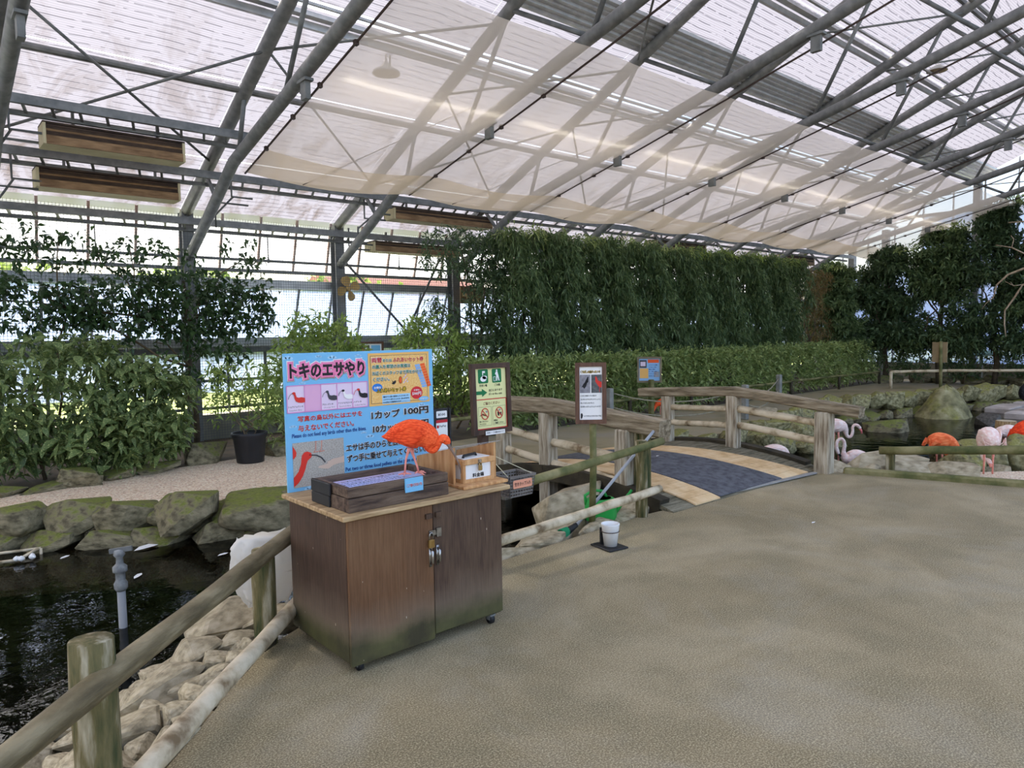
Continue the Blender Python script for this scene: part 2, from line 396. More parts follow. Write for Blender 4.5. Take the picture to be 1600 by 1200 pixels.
def sheet_mat(name, col, transp, transl, rough=.5, lines=None, stain=False):
    """translucent sheet: part straight through, part diffused through, rest diffusely reflected"""
    t = NT(name); v = t.coords(); c = col
    if stain:
        sy = t.n('ShaderNodeSeparateXYZ'); t.l(v, sy.inputs[0])
        edge = t.math('SMOOTH_MIN', t.math('MULTIPLY', t.math('SUBTRACT', sy.outputs[1], 7.2, clamp=False), .28), 1, .1, clamp=True)
        s = t.noise(t.coords((1.6, .7, 1)), 1.5, 6, .65, 1.2)
        f = t.math('MULTIPLY', t.ramp(s, [(.46, (0, 0, 0, 1)), (.7, (.8, .8, .8, 1))]), t.math('ADD', edge, .03))
        c = t.mix(f, c, srgb(66, 54, 40))
    if lines:
        sy = t.n('ShaderNodeSeparateXYZ'); t.l(v, sy.inputs[0])
        sag = t.math('MULTIPLY', t.noise(v, .9, 2), .14)
        fr = t.math('FRACT', t.math('MULTIPLY', t.math('ADD', sy.outputs[1], sag), 10.5))
        ln = t.math('LESS_THAN', fr, .17); ds = t.math('GREATER_THAN', t.noise(t.coords((3.2, 9, 1)), 2.2, 1), .44)
        f2 = t.math('MULTIPLY', t.math('MULTIPLY', ln, ds), .48)
        wv = t.math('FRACT', t.math('MULTIPLY', sy.outputs[1], 34)); f3 = t.math('MULTIPLY', t.math('LESS_THAN', wv, .45), .2)
        c = t.mix(t.math('ADD', f2, f3), c, srgb(34, 33, 40))
    b = t.b; t.t.nodes.remove(b)
    df = t.n('ShaderNodeBsdfDiffuse'); tl = t.n('ShaderNodeBsdfTranslucent'); tp = t.n('ShaderNodeBsdfTransparent')
    for sh in (df, tl):
        if hasattr(c, 'is_linked'): t.l(c, sh.inputs[0])
        else: sh.inputs[0].default_value = c
    m1 = t.n('ShaderNodeMixShader'); m1.inputs[0].default_value = transl; t.l(df.outputs[0], m1.inputs[1]); t.l(tl.outputs[0], m1.inputs[2])
    m2 = t.n('ShaderNodeMixShader'); m2.inputs[0].default_value = transp; t.l(m1.outputs[0], m2.inputs[1]); t.l(tp.outputs[0], m2.inputs[2])
    t.l(m2.outputs[0], t.out.inputs[0]); return t.m
ROOFM = sheet_mat('shaded_roof_sheet', srgb(112, 112, 118), .02, .76, lines=True, stain=True)
FROST = sheet_mat('frosted_pane', srgb(196, 200, 208), .14, .85)
FROSTB = sheet_mat('bluish_frosted_pane', srgb(142, 160, 196), .16, .85)
CLEAR = sheet_mat('clear_pane', srgb(220, 230, 240), .9, .5)
NETM = sheet_mat('beige_bird_net', srgb(248, 240, 224), .36, .62)
NETD = sheet_mat('dense_beige_net', srgb(238, 224, 196), .12, .58)
def grid_mat():
    t = NT('wire_grid'); v = t.coords(); s = t.n('ShaderNodeSeparateXYZ'); t.l(v, s.inputs[0])
    a = t.math('LESS_THAN', t.math('FRACT', t.math('MULTIPLY', s.outputs[0], 24)), .12)
    b = t.math('LESS_THAN', t.math('FRACT', t.math('MULTIPLY', s.outputs[2], 24)), .12)
    f = t.math('MAXIMUM', a, b); tp = t.n('ShaderNodeBsdfTransparent'); mx = t.n('ShaderNodeMixShader')
    t.b.inputs['Base Color'].default_value = srgb(96, 98, 100); t.l(f, mx.inputs[0]); t.l(tp.outputs[0], mx.inputs[1]); t.l(t.b.outputs[0], mx.inputs[2])
    t.l(mx.outputs[0], t.out.inputs[0]); return t.m
GRID = grid_mat()

# ------------------------------------------------------------------ ground, water
NEAR = [(-4, -2.4), (-.7, 1.42), (.42, 2.52), (1.36, 3.55), (1.6, 3.68), (3.1, 3.78), (4.85, 3.88), (5.2, 3.86), (7.7, 3.66), (7.95, 3.4), (8.36, 1.95), (9.1, -.5), (10, -4), (23.4, -6), (23.4, -12.8), (-6.4, -12.8), (-6.4, -2.4)]
struct(MB().slab(NEAR, -.8, 0).build('floor', FLOOR))
FARP = [(4.3, 6.45), (5.1, 6.25), (8.0, 6.3), (8.6, 6.15), (10.2, 6.2), (11.5, 6.35), (13.9, 6.75), (15.6, 6.6), (17.2, 6.0), (18.6, 5.6), (20.2, 5.1), (21.0, 3.0), (21.4, -6), (23.4, -6), (23.4, 8.6), (5.8, 8.6), (4.6, 7.4)]
struct(MB().slab(FARP, -.8, 0).build('floor', PATH))
GRV = [(-6.4, 10.6), (-1.2, 8.95), (.62, 8.1), (1.55, 7.5), (2.8, 6.95), (4.3, 6.45), (4.6, 7.4), (5.8, 8.6), (5.9, 9.0), (3.6, 9.5), (2.2, 9.3), (1.0, 8.95), (-.6, 9.3), (-6.4, 11.2)]
stuff(tag(MB().slab(GRV, -.8, .0).build('gravel_bed', GRAVEL), 'beige gravel strip between pond stones and the planted border', 'gravel'))
struct(MB().slab([(-6.4, 11.2), (-.6, 9.3), (1.0, 8.95), (2.2, 9.3), (3.6, 9.5), (5.9, 9.0), (5.8, 8.6), (22.4, 8.6), (22.4, -6), (23.55, -6), (23.55, 11.6), (-6.4, 11.6)], -.8, -.005).build('floor', SOIL))
struct(MB().box((-6.4, -6, -1), (23.4, 11, -.85)).build('floor', POOLBED))
wt = MB().add([(-6.3, -5.9, -.3), (22.4, -5.9, -.3), (22.4, 9.2, -.3), (-6.3, 9.2, -.3)], [(0, 1, 2, 3)]).build('pond_water', WATER)
stuff(tag(wt, 'dark still pond water reflecting the roof', 'water'))
# lawn and planting outside the glass
LAWN = mat('sunny_lawn', srgb(140, 158, 84), srgb(172, 182, 106), 1.2, .95)
stuff(tag(MB().slab([(-40, 13.2), (60, 13.2), (60, 60), (-40, 60)], -.6, -.25).build('outside_lawn', LAWN), 'sunlit yellow-green lawn outside the glass wall', 'lawn'))
PAVEO = mat('pale_outside_paving', srgb(170, 168, 160), srgb(190, 188, 180), 1, .95)
struct(MB().slab([(-60, -60), (90, -60), (90, 13.2), (-60, 13.2)], -1.4, -1.1).build('floor', PAVEO))

# ------------------------------------------------------------------ steel frame and roof
YW = 11.6; BAY = 2.52; XK = lambda k: 3.45 + BAY*k; XE = 23.6
zr = lambda Y: 3.5 + .44*(YW-Y)          # upper chord of the trusses
LOW = [(11.5, 2.85), (10.6, 3.3), (9.5, 3.88), (6.84, 4.51), (4.82, 5.0), (2.76, 5.55), (.2, 6.25), (-2.3, 5.7)]
def zl(Y):
    for (a, za), (b, zb) in zip(LOW, LOW[1:]):
        if b <= Y <= a: return za + (zb-za)*(a-Y)/(a-b)
    return LOW[0][1] if Y > 11 else 6.0
ceil = struct(MB().box((-6.5, -.75, 9.1), (XE, -.55, 9.2)).build('ceiling', STEEL))
ROWS = [12.0, 10.6, 9.14, 7.86, 7.76, 6.62, 5.42, 4.2, 3.0, 1.8, .6, -.65]
zp = lambda Y: zr(Y) + .22
for k in range(-4, 8):
    for a, b in zip(ROWS, ROWS[1:]):
        if a - b < .2: continue               # the narrow slot that stays open
        x0, x1 = XK(k)+.001, min(XK(k+1), XE)-.001; a2, b2 = a-.008, b+.008
        m = MB(); vs = []
        for dz in (0, .012): vs += [(x0, b2, zp(b2)+dz), (x1, b2, zp(b2)+dz), (x1, a2, zp(a2)+dz), (x0, a2, zp(a2)+dz)]
        m.add([vs[0], vs[1], vs[2], vs[3]], [(0, 1, 2, 3)])
        m.build('roof_panel', ROOFM, ceil)
m = MB(); m.add([(-6.6, -.65, zp(-.65)), (XE, -.65, zp(-.65)), (XE, -13, 3.7), (-6.6, -13, 3.7)], [(0, 1, 2, 3)])
struct(m.build('ceiling', CLEAR))  # unseen roof half, kept clear so more light gets inside
# purlins along the building
for Y, kind in ((9.14, 'pair'), (7.86, 'track'), (6.56, 'wide'), (5.42, 'track'), (4.2, 'pair'), (3.0, 'track'), (1.8, 'pair')):
    z = zr(Y); mb = MB(); nm = 'roof_purlin'
    if kind == 'pair':
        mb.beam((-6.5, Y+.03, z+.13), (XE, Y+.03, z+.13), .05, .07); mb.tube([(-6.5, Y-.12, z+.08), (XE, Y-.12, z+.08)], .035, 8)
        p = mb.build(nm, STEEL); lb = 'paired steel pipes under the roof'
    elif kind == 'track':
        mb.beam((-6.5, Y+.06, z+.16), (XE, Y+.06, z+.16), .10, .05); mb.beam((-6.5, Y+.17, z+.09), (XE, Y+.17, z+.09), .05, .08); mb.beam((-6.5, Y-.14, z+.2), (XE, Y-.14, z+.2), .04, .03)
        p = mb.build(nm, ALU); lb = 'aluminium window track under the roof'
    else:
        n = 7
        for i in range(n): mb.beam((-6.5, Y-.2+i*.075, z+.17-i*.033), (XE, Y-.2+i*.075, z+.17-i*.033), .078, .05+.016*(i % 2))
        p = mb.build(nm, ALU); lb = 'wide grey ribbed panel under the roof'
    tag(p, lb + ', %s row up from the wall' % ORD[[9.14, 7.86, 6.56, 5.42, 4.2, 3.0, 1.8].index(Y)], 'beam', 'lengthwise roof beams')
# trusses
WEBS = [((10.2, 'l'), (10.6, 'u')), ((9.3, 'l'), (9.0, 'u')), ((7.85, 'l'), (6.85, 'u')), ((6.85, 'u'), (5.5, 'l')), ((5.5, 'l'), (4.5, 'u')), ((4.5, 'u'), (3.2, 'l')), ((3.2, 'l'), (2.3, 'u'))]
zz = lambda Y, w_: zr(Y) if w_ == 'u' else zl(Y)
first = None
for k in range(-2, 8):
    X = XK(k)
    nm_ = 'steel tube roof truss, %s from the left end of the glass wall' % (['off to the left edge', 'leftmost in view'][k+2] if k < 0 else ORD[k+1])
    lb = ('steel tube roof truss just behind the camera side of the view' if k == -2 else 'dark steel tube roof truss cut by the left edge of the picture' if k == -1 else 'grey steel tube roof truss standing on the %s post of the glass wall' % ORD[k])
    if k == -2: continue
    if first is None:
        tr = thing('roof_truss', lb, 'truss', (X, YW, 0), 'roof trusses'); first = tr
        MB().tube([(X, 11.75, zr(11.75)), (X, 9, zr(9)), (X, 5, zr(5)), (X, -.6, zr(-.6))], .082, 12).build('upper_chord', STEEL, tr, True)
        MB().tube([(X, a, b) for a, b in LOW], .075, 12).build('lower_chord', STEEL, tr, True)
        for (a, ka), (b, kb) in WEBS: MB().tube([(X, a, zz(a, ka)), (X, b, zz(b, kb))], .03, 8).build('web_brace', STEELD, tr, True)
        for Y in (7.3, 4.2):
            q = MB().box((X-.03, Y-.06, zl(Y)-.28), (X+.03, Y+.06, zl(Y)+.06)); q.box((X-.05, Y-.1, zl(Y)-.1), (X+.05, Y+.1, zl(Y)-.07)); q.build('net_bracket', STEELD, tr)
    else: tr = dup(first, (X, YW, 0), label=lb)
# wind-bracing rods between trusses
rods = []
for k in range(-1, 8):
    X0, X1 = XK(k), min(XK(k+1), XE-.12)
    rods += [((X0, 8.25, zr(8.25)-.05), (X1, 7.0, zr(7.0)-.05), .017), ((X0, 8.25, zr(8.25)-.05), (X1, 10.3, zr(10.3)-.05), .017), ((X0, 5.5, zr(5.5)-.05), (X1, 4.2, zr(4.2)-.05), .017)]
    if k % 2: rods += [((X0, 4.6, zl(4.6)), (X1, 6.9, zr(6.9)), .014), ((X0, 10.3, zr(10.3)-.05), (X1, 8.25, zr(8.25)-.05), .017)]
for i, (a, b, r) in enumerate(rods):
    kk = int(round((a[0]-3.45)/BAY)); rise = 'rising away from' if b[1] < a[1] else 'dropping to'
    zone = 'low by eave' if min(a[1], b[1]) >= 8.2 else 'midway up' if a[1] > 6 else 'high up' if abs(a[1]-5.5) < .1 else 'between chords'
    tag(MB().tube([a, b], r, 6).build('brace_rod', STEELD, None, True), 'thin brace rod %s the glass wall, %s, %s bay from left' % (rise, zone, ORD[kk+1]), 'rod', 'brace rods between the trusses')
# lattice beams that run along the wall between the trusses
for i, (Y, z, lb) in enumerate(((11.3, 3.28, 'lowest grey lattice beam, running past the tops of the wall posts'), (10.35, 3.79, 'middle grey lattice beam above the lowest slatted boxes'), (9.42, 4.14, 'upper grey lattice beam carrying the long slatted box at left'))):
    t_ = thing('lattice_beam', lb, 'beam', (3, Y, z), 'lattice beams above the border')
    x1 = XE-.1 if i < 2 else XK(0)+.25
    MB().beam((-2, Y-.03, z+.07), (x1, Y-.03, z+.07), .06, .1).build('top_rail', STEEL, t_)
    MB().beam((-2, Y+.17, z-.03), (x1, Y+.17, z-.03), .06, .05).build('bottom_rail', STEELD, t_)
    x = -1.8; base = None
    while x < min(x1, 16):
        if base is None: base = MB().beam((x, Y-.03, z+.03), (x+.06, Y+.17, z-.03), .03, .025).build('rung', STEEL, t_); xb = x
        else: q = base.copy(); C.objects.link(q); q.location.x += x-xb
        x += .27 if x < 8 else .4
# slatted boxes hung below the beams
BOXW = mat('weathered_box_wood', srgb(112, 86, 60), srgb(156, 126, 92), 4, .8, .3, 30, stretch=(1, 6, 6)); BOXD = mat('dark_louvre', srgb(56, 44, 38), srgb(84, 68, 56), 5, .8)
BOXT = mat('tan_box_board', srgb(186, 174, 138), srgb(206, 196, 160), 3, .8)
def slatbox(x0, x1, Y, z0, z1, lb, dep=.34):
    t_ = thing('slatted_box', lb, 'box', ((x0+x1)/2, Y+dep/2, z0), 'slatted boxes hung under the roof')
    MB().box((x0, Y, z0), (x1, Y+dep, z0+.02)).build('bottom_board', BOXT, t_)
    MB().box((x0, Y+dep-.02, z0+.02), (x1, Y+dep, z1)).build('back_board', BOXD, t_)
    MB().box((x0, Y, z1), (x1, Y+dep, z1+.02)).build('top_board', BOXD, t_)
    for x in (x0, x1-.03): MB().box((x, Y, z0+.02), (x+.03, Y+dep-.02, z1)).build('end_board', BOXT, t_)
    MB().box((x0+.03, Y-.012, z0), (x1-.03, Y+.012, z0+.095)).build('front_rail', BOXW, t_)
    n = 5
    for i in range(n):
        z = z0+.1+i*(z1-z0-.1)/n
        MB().box((x0+.035, Y+.01, z), (x1-.035, Y+.035, z+.022), rot=('X', .5)).build('slat', BOXW if i == 2 else BOXD, t_)
    for x in (x0+.3, x1-.3): MB().box((x, Y+.1, z1+.02), (x+.03, Y+.13, z1+.2)).build('hanger', STEELD, t_)
slatbox(1.36, 2.86, 9.5, 3.80, 4.03, 'large brown slatted box with tan underside at top left')
slatbox(1.40, 3.06, 10.45, 3.49, 3.72, 'second brown slatted box below the large one at top left')
slatbox(6.45, 8.6, 10.45, 3.56, 3.74, 'pale ended slatted box hung right of the second wall post')
slatbox(6.48, 8.4, 11.2, 3.1, 3.26, 'lower slatted box with white end by the tree crown')
slatbox(13.6, 15.6, 10.5, 3.5, 3.72, 'far slatted box above the middle of the tall hedge')
slatbox(19.3, 21.3, 10.5, 3.5, 3.72, 'farthest slatted box near the corner post')
# pipework hanging beside the boxes
for i, (x, Y, z) in enumerate(((1.05, 9.5, 3.9), (1.15, 10.45, 3.55), (3.75, 10.45, 3.62), (6.1, 10.5, 3.62), (6.2, 11.25, 3.2), (8.95, 10.5, 3.62))):
    mb = MB()
    mb.tube([(x, Y, z+.3), (x, Y, z), (x+.3, Y, z)], .016, 6); mb.tube([(x-.12, Y+.12, z+.28), (x-.12, Y+.12, z-.08), (x+.28, Y+.12, z-.08)], .016, 6); mb.tube([(x+.02, Y, z), (x-.12, Y+.35, z-.22), (x-.12, Y+.35, z-.4)], .014, 6)
    tag(mb.build('bent_pipe', STEELD, None, True), ['bent pipes left of the large slatted box', 'bent pipes left of the second slatted box', 'bent pipes hanging right of the first wall post', 'bent pipes left of the pale ended slatted box', 'bent pipes left of the lower white ended box', 'bent pipes half hidden by the tree crown'][i], 'pipe', 'bent pipes by the boxes')
# lamps / shower roses under the roof
LAMPG = mat('pale_grey_metal', srgb(170, 168, 164), srgb(190, 188, 184), 8, .5)
for (x, y, z, lb) in ((5.0, 8.2, 4.98, 'white round lamp under the roof by the second truss'), (15.3, 5.2, 6.45, 'round grey lamp under the roof at top right')):
    t_ = thing('hanging_lamp', lb, 'lamp', (x, y, z))
    MB().lathe([(.02, .17), (.03, .14), (.09, .08), (.17, .03), (.18, 0)], (x, y, z), 28, cap=False).build('shade', LAMPG, t_, True)
    MB().lathe([(.165, -.0), (.165, .012)], (x, y, z), 28).build('disc', mat('tan_disc', srgb(176, 158, 130), srgb(140, 124, 100), 40, .7), t_)
    MB().tube([(x, y, z+.17), (x, y, z+.3), (x+.06, y, z+.34), (x+.06, y, zr(y)+.1)], .012, 8).build('stem', ALU, t_, True)
# bird net below the trusses, with its cables
def netz(x, Y, sag=.10):
    k = (x-XK(0)-.12)/BAY; fr = k-math.floor(k)
    return zl(Y) - .14 - sag*sin(pi*fr)*(.4+.6*min(1, max(0, (Y-5.4)/3)))
nx = 65; ny = 18; x0n, x1n = XK(0)+.12, XE-.1
def netgrid(Y0, Y1, ny, zf): 
    mb = MB(); vs = [(x0n+(x1n-x0n)*i/nx, Y0+(Y1-Y0)*j/ny, zf(x0n+(x1n-x0n)*i/nx, j/ny, Y0+(Y1-Y0)*j/ny)) for j in range(ny+1) for i in range(nx+1)]
    return mb.add(vs, [(j*(nx+1)+i, j*(nx+1)+i+1, (j+1)*(nx+1)+i+1, (j+1)*(nx+1)+i) for j in range(ny) for i in range(nx)])
nett = thing('bird_net', 'beige sagging bird net hung below the roof trusses', 'net', (12, 7.5, 4))
netgrid(5.45, 8.75, ny, lambda x, t, Y: netz(x, Y)).build('net_sheet', NETM, nett, True)
netgrid(8.75, 9.42, 5, lambda x, t, Y: netz(x, Y)-.03*sin(pi*t)).build('hem_strip', NETD, nett, True)
for k in range(0, 9):
    X = min(XK(k)+.12, XE-.15); pts = [(X, Y, netz(X, Y)-.015) for Y in (2.8, 4.2, 5.5, 6.5, 7.5, 8.5, 9.0, 9.42)]
    t_ = MB().tube(pts, .013, 6).build('net_cable', CABLE, nett, True)
    for Y in (6.4, 7.2, 7.9, 8.7): MB().box((X-.02, Y-.025, netz(X, Y)-.04), (X+.02, Y+.025, netz(X, Y)+.012)).build('clip', CABLE, t_)
for k in range(0, 8):
    X = XK(k)+.12+BAY/2; a = (X-.5, 9.35, netz(X-.5, 9.35)-.02); b = (X+.6, 6.9, netz(X+.6, 6.9)+.03)
    MB().tube([a, b], .006, 5).build('net_cord', CABLE, nett, True)

# ------------------------------------------------------------------ glass wall on the left
wl = struct(MB().box((-6.5, YW+.1, -.8), (XE, YW+.4, .38)).build('wall_left', CONC))
yt = lambda z: YW+.28+.0 if z < 1.6 else YW+.28+.36*(3.5-z)*.5
k0 = -3
for k in range(k0, 8):
    X = XK(k)
    if k >= -1:
        mb = MB(); f = .085   # I-section post
        mb.box((X-.085, YW-.10, 0), (X+.085, YW-.075, 3.52)); mb.box((X-.085, YW+.075, 0), (X+.085, YW+.10, 3.52)); mb.box((X-.012, YW-.075, 0), (X+.012, YW+.075, 3.52))
        mb.build('post', STEEL, wl)
for nm, z0, z1, y0, y1, mt in (('sill', 1.46, 1.6, YW+.12, YW+.5, ALU), ('sill', 1.36, 1.45, YW+.16, YW+.4, STEEL), ('rail', 2.42, 2.56, YW+.12, YW+.3, ALU), ('rail', 2.67, 2.72, YW+.1, YW+.2, STEEL), ('rail', 2.84, 2.88, YW+.02, YW+.06, STEELD), ('rail', .9, .94, YW+.12, YW+.2, STEELD), ('rail', .46, .5, YW+.12, YW+.2, STEELD)):
    MB().box((-6.5, y0, z0), (XE, y1, z1)).build(nm, mt, wl)
for j in range(4*(8-k0)):
    X = XK(k0)+j*BAY/4; X1 = X+BAY/4
    if X1 > XE: break
    MB().beam((X, YW+.55, 1.6), (X, YW+.24, 2.43), .04, .04, upv=(0, 1, 0)).build('mullion', ALU, wl)
    MB().beam((X, YW+.48, 2.7), (X, YW+.2, 3.6), .035, .035, upv=(0, 1, 0)).build('mullion', mat('tan_mullion', srgb(170, 140, 124), srgb(186, 170, 160), 3, .7), wl)
    MB().beam((X, YW+.3, .4), (X, YW+.3, 1.4), .04, .04, upv=(0, 1, 0)).build('mullion', STEELD, wl)
    for (za, ya, zb, yb, mt) in ((1.6, .56, 2.42, .25, FROSTB), (2.72, .49, 3.62, .21, FROST), (.72, .3, 1.36, .3, FROSTB)):
        MB().add([(X+.02, YW+ya, za), (X1-.02, YW+ya, za), (X1-.02, YW+yb, zb), (X+.02, YW+yb, zb)], [(0, 1, 2, 3)]).build('pane', mt, wl)
# wire grid in front of the glass (left bays)
stuff(tag(MB().add([(-3, YW-.3, .02), (XK(2), YW-.3, .02), (XK(2), YW-.3, 3.45), (-3, YW-.3, 3.45)], [(0, 1, 2, 3)]).build('wire_mesh', GRID), 'fine grey square wire mesh in front of the glass wall', 'mesh'))
for (a, b, lb) in (((XK(1)+.05, YW-.02, 3.0), (XK(1)+1.5, YW-.02, 1.55), 'thin steel brace dropping right from the second wall post'), ((XK(2)-.3, YW+.02, 3.1), (XK(1)+1.35, YW+.02, 1.55), 'thin steel brace rising right towards the third wall post')):
    tag(MB().tube([a, b], .022, 8).build('wall_brace', STEELD, None, True), lb, 'brace', 'crossed braces of the glass wall')
for i in range(7):
    x = 2.2+i*1.25; a = (x, YW-.05, 3.25); b = (x, YW-.05, 2.85)
    tag(MB().tube([a, b], .009, 5).lathe([(.018, 0), (.018, .07)], (x, YW-.05, 2.82), 8).build('drop_rod', STEELD, None, True), 'thin hanger rod on the pipe along the glass wall, %s from the left' % ORD[i], 'rod', 'hanger rods')
# ------------------------------------------------------------------ gable wall at the far end
wb = struct(MB().box((XE, -6, -.8), (XE+.3, YW+.4, .5)).build('wall_back', CONC))
for Y in (11.55, 10.4, 9.37, 6.89, 4.4, 1.9, -.6): MB().box((XE-.05, Y-.09, 0), (XE+.15, Y+.09, zr(Y)+.15)).build('post', STEEL, wb)
Ys = [11.5, 10.7, 9.9, 9.1, 8.3, 7.5, 6.7, 5.9, 5.1, 4.3, 3.5, 2.7, 1.9, 1.1, .3, -.5]
for a, b in zip(Ys, Ys[1:]):
    MB().box((XE+.02, b-.02, .5), (XE+.06, b+.02, zp(b))).build('mullion', ALU, wb)
    zs = 3.3 if a > 9 else 4.9
    MB().add([(XE+.04, b+.02, .5), (XE+.04, a-.02, .5), (XE+.04, a-.02, zs), (XE+.04, b+.02, zs)], [(0, 1, 2, 3)]).build('pane', FROSTB, wb)
    MB().add([(XE+.04, b+.02, zs+.05), (XE+.04, a-.02, zs+.05), (XE+.04, a-.02, max(zs+.06, zp(a))), (XE+.04, b+.02, zp(b))], [(0, 1, 2, 3)]).build('pane', CLEAR, wb)
for z, Ya in ((3.32, 11.5), (4.92, 9.0), (1.2, 11.5)): MB().box((XE, -5, z-.03), (XE+.1, Ya, z+.05)).build('rail', STEEL, wb)
# unseen sides of the house, frosted except wall_right, clear to let in more light
struct(MB().add([(-6.6, -13, -.8), (XE, -13, -.8), (XE, -13, 3.8), (-6.6, -13, 3.8)], [(0, 1, 2, 3)]).build('wall_right', CLEAR))
struct(MB().add([(-6.6, -13, -.8), (-6.6, 12, -.8), (-6.6, 12, 3.5), (-6.6, -.65, 9.1), (-6.6, -13, 3.8)], [(0, 1, 2, 3, 4)]).build('wall_front', FROST))
struct(MB().add([(XE, -13, -.8), (XE, -.6, -.8), (XE, -.6, 9.1), (XE, -13, 3.8)], [(0, 1, 2, 3)]).build('wall_back', FROST))

# ------------------------------------------------------------------ wooden bridge
DECKG = mat('grey_green_plank', srgb(78, 76, 58), srgb(112, 106, 86), 5, .85, .4, 30, stretch=(1, 6, 6), c3=srgb(134, 128, 108))
DECKT = mat('tan_painted_plank', srgb(196, 160, 112), srgb(216, 184, 138), 5, .8, .2, 40, c3=srgb(224, 198, 156))
RUBBER = mat('charcoal_rubber_mat', srgb(62, 64, 70), srgb(84, 86, 92), 14, .8, .5, 120, c3=srgb(96, 98, 104))
BRAIL = mat('bridge_handrail_wood', srgb(96, 84, 64), srgb(140, 126, 102), 4, .85, .7, 22, stretch=(7, .8, 7), c3=srgb(166, 154, 130))
DARKW = mat('dark_wet_timber', srgb(40, 36, 24), srgb(68, 60, 42), 5, .8, .4, 24)
br = thing('bridge', 'low arched wooden bridge with a charcoal mat and log handrails', 'bridge', (6.45, 5, 0))
Y0, Y1 = 3.74, 6.42
dz = lambda Y: .012 + .175*max(0, sin(pi*min(1, max(0, (Y-Y0)/(Y1-Y0)))))**.8
NP = 25; st = (Y1-Y0)/NP
ed = lambda Y, a: [(5.41, 5.81, 6.98, 7.52)[a] + ((5.28, 5.70, 6.55, 6.98)[a]-(5.41, 5.81, 6.98, 7.52)[a])*min(1, (Y-Y0)/2.2)**.75 for _ in (0,)][0]
def strip(x0, x1, ya, yb, lift, th):
    m = MB(); vs = []
    for z_ in (-th, 0):
        vs += [(x0(ya), ya, dz(ya)+lift+z_), (x1(ya), ya, dz(ya)+lift+z_), (x1(yb), yb, dz(yb)+lift+z_), (x0(yb), yb, dz(yb)+lift+z_)]
    return m.add(vs, [(3, 2, 1, 0), (4, 5, 6, 7), (0, 1, 5, 4), (1, 2, 6, 5), (2, 3, 7, 6), (3, 0, 4, 7)])
for i in range(NP):
    a, b = Y0+i*st+.004, Y0+(i+1)*st-.004
    j = random.uniform(-.003, .001)
    strip(lambda y: 5.08, lambda y: 7.86, a, b, j-.008, .04).build('plank', DECKG, br)
    strip(lambda y: ed(y, 0), lambda y: ed(y, 1)-.01, a, b, .008, .014).build('tan_plank', DECKT, br)
    strip(lambda y: ed(y, 2)+.01, lambda y: ed(y, 3), a, b, .008, .014).build('tan_plank', DECKT, br)
m = MB(); n = 30
for i in range(n):
    q = strip(lambda y: ed(y, 1), lambda y: ed(y, 2), Y0+.02+i*(Y1-Y0-.04)/n, Y0+.02+(i+1)*(Y1-Y0-.04)/n, .012, .012); m.add(q.v, q.f)
m.build('rubber_mat', RUBBER, br)
MB().beam((5.40, 3.86, .018), (7.54, 3.68, .018), .05, .014).build('edge_strip', ALU, br)
for X in (5.14, 7.8): 
    m = MB()
    for i in range(10):
        ya, yb = Y0+.16+i*(Y1-Y0-.16)/10, Y0+.16+(i+1)*(Y1-Y0-.16)/10; m.beam((X, ya, dz(ya)-.05), (X, yb, dz(yb)-.05), .14, .16)
    m.build('side_beam', DARKW, br)
for X in (5.5, 6.4, 7.3): MB().beam((X, Y0+.3, -.12), (X, Y1, -.12), .12, .16).build('bearer', DARKW, br)
def squared_post(x, y, z0, z1, wx, wy, m_, nm='post'):
    return MB().box((x-wx/2, y-wy/2, z0), (x+wx/2, y+wy/2, z1), bev=.014).build(nm, m_, br)
# right handrail
squared_post(7.70, 3.66, -.02, .68, .15, .17, POSTW); squared_post(7.79, 3.73, -.02, .66, .08, .15, MOSSW)
squared_post(7.68, 4.78, .1, .82, .13, .15, POSTW); squared_post(7.68, 5.76, .08, .78, .12, .15, POSTW); squared_post(7.76, 5.80, .08, .76, .08, .12, POSTW)
def handrail(pts, w_, h_):
    m = MB()
    P = [Vector(p) for p in pts]; rings = []
    for i, p in enumerate(P):
        d = (P[min(i+1, len(P)-1)]-P[max(0, i-1)]).normalized(); r = d.cross(Vector((0, 0, 1))).normalized(); u = r.cross(d)
        e = .018
        rings.append([p+r*x+u*y for x, y in ((-w_/2+e, -h_/2), (w_/2-e, -h_/2), (w_/2, -h_/2+e), (w_/2, h_/2-e), (w_/2-e, h_/2), (-w_/2+e, h_/2), (-w_/2, h_/2-e), (-w_/2, -h_/2+e))])
    vs = [q for rg in rings for q in rg]; fs = [(i*8+k, i*8+(k+1) % 8, i*8+8+(k+1) % 8, i*8+8+k) for i in range(len(P)-1) for k in range(8)]
    fs += [list(range(7, -1, -1)), [(len(P)-1)*8+k for k in range(8)]]
    return m.add(vs, fs)
handrail([(7.70, 3.26, .70), (7.70, 3.9, .765), (7.69, 4.35, .815), (7.68, 4.78, .848), (7.68, 5.4, .815), (7.68, 6.2, .765)], .15, .115).build('handrail', BRAIL, br)
def lograil(a, b, r, m_, par, nm='rail'):
    a, b = Vector(a), Vector(b); n = 9
    pts = [a.lerp(b, i/n)+Vector((random.uniform(-.004, .004), random.uniform(-.004, .004), random.uniform(-.004, .004))) for i in range(n+1)]
    return MB().tube(pts, [r*(1+random.uniform(-.06, .06)) for _ in pts], 12, jit=.08).build(nm, m_, par, True)
for z in (.36, .56):
    lograil((7.69, 3.66, z-.02), (7.68, 4.78, z+.09), .042, LOGW, br); lograil((7.68, 4.78, z+.07), (7.68, 5.8, z+.03), .038, LOGW, br)
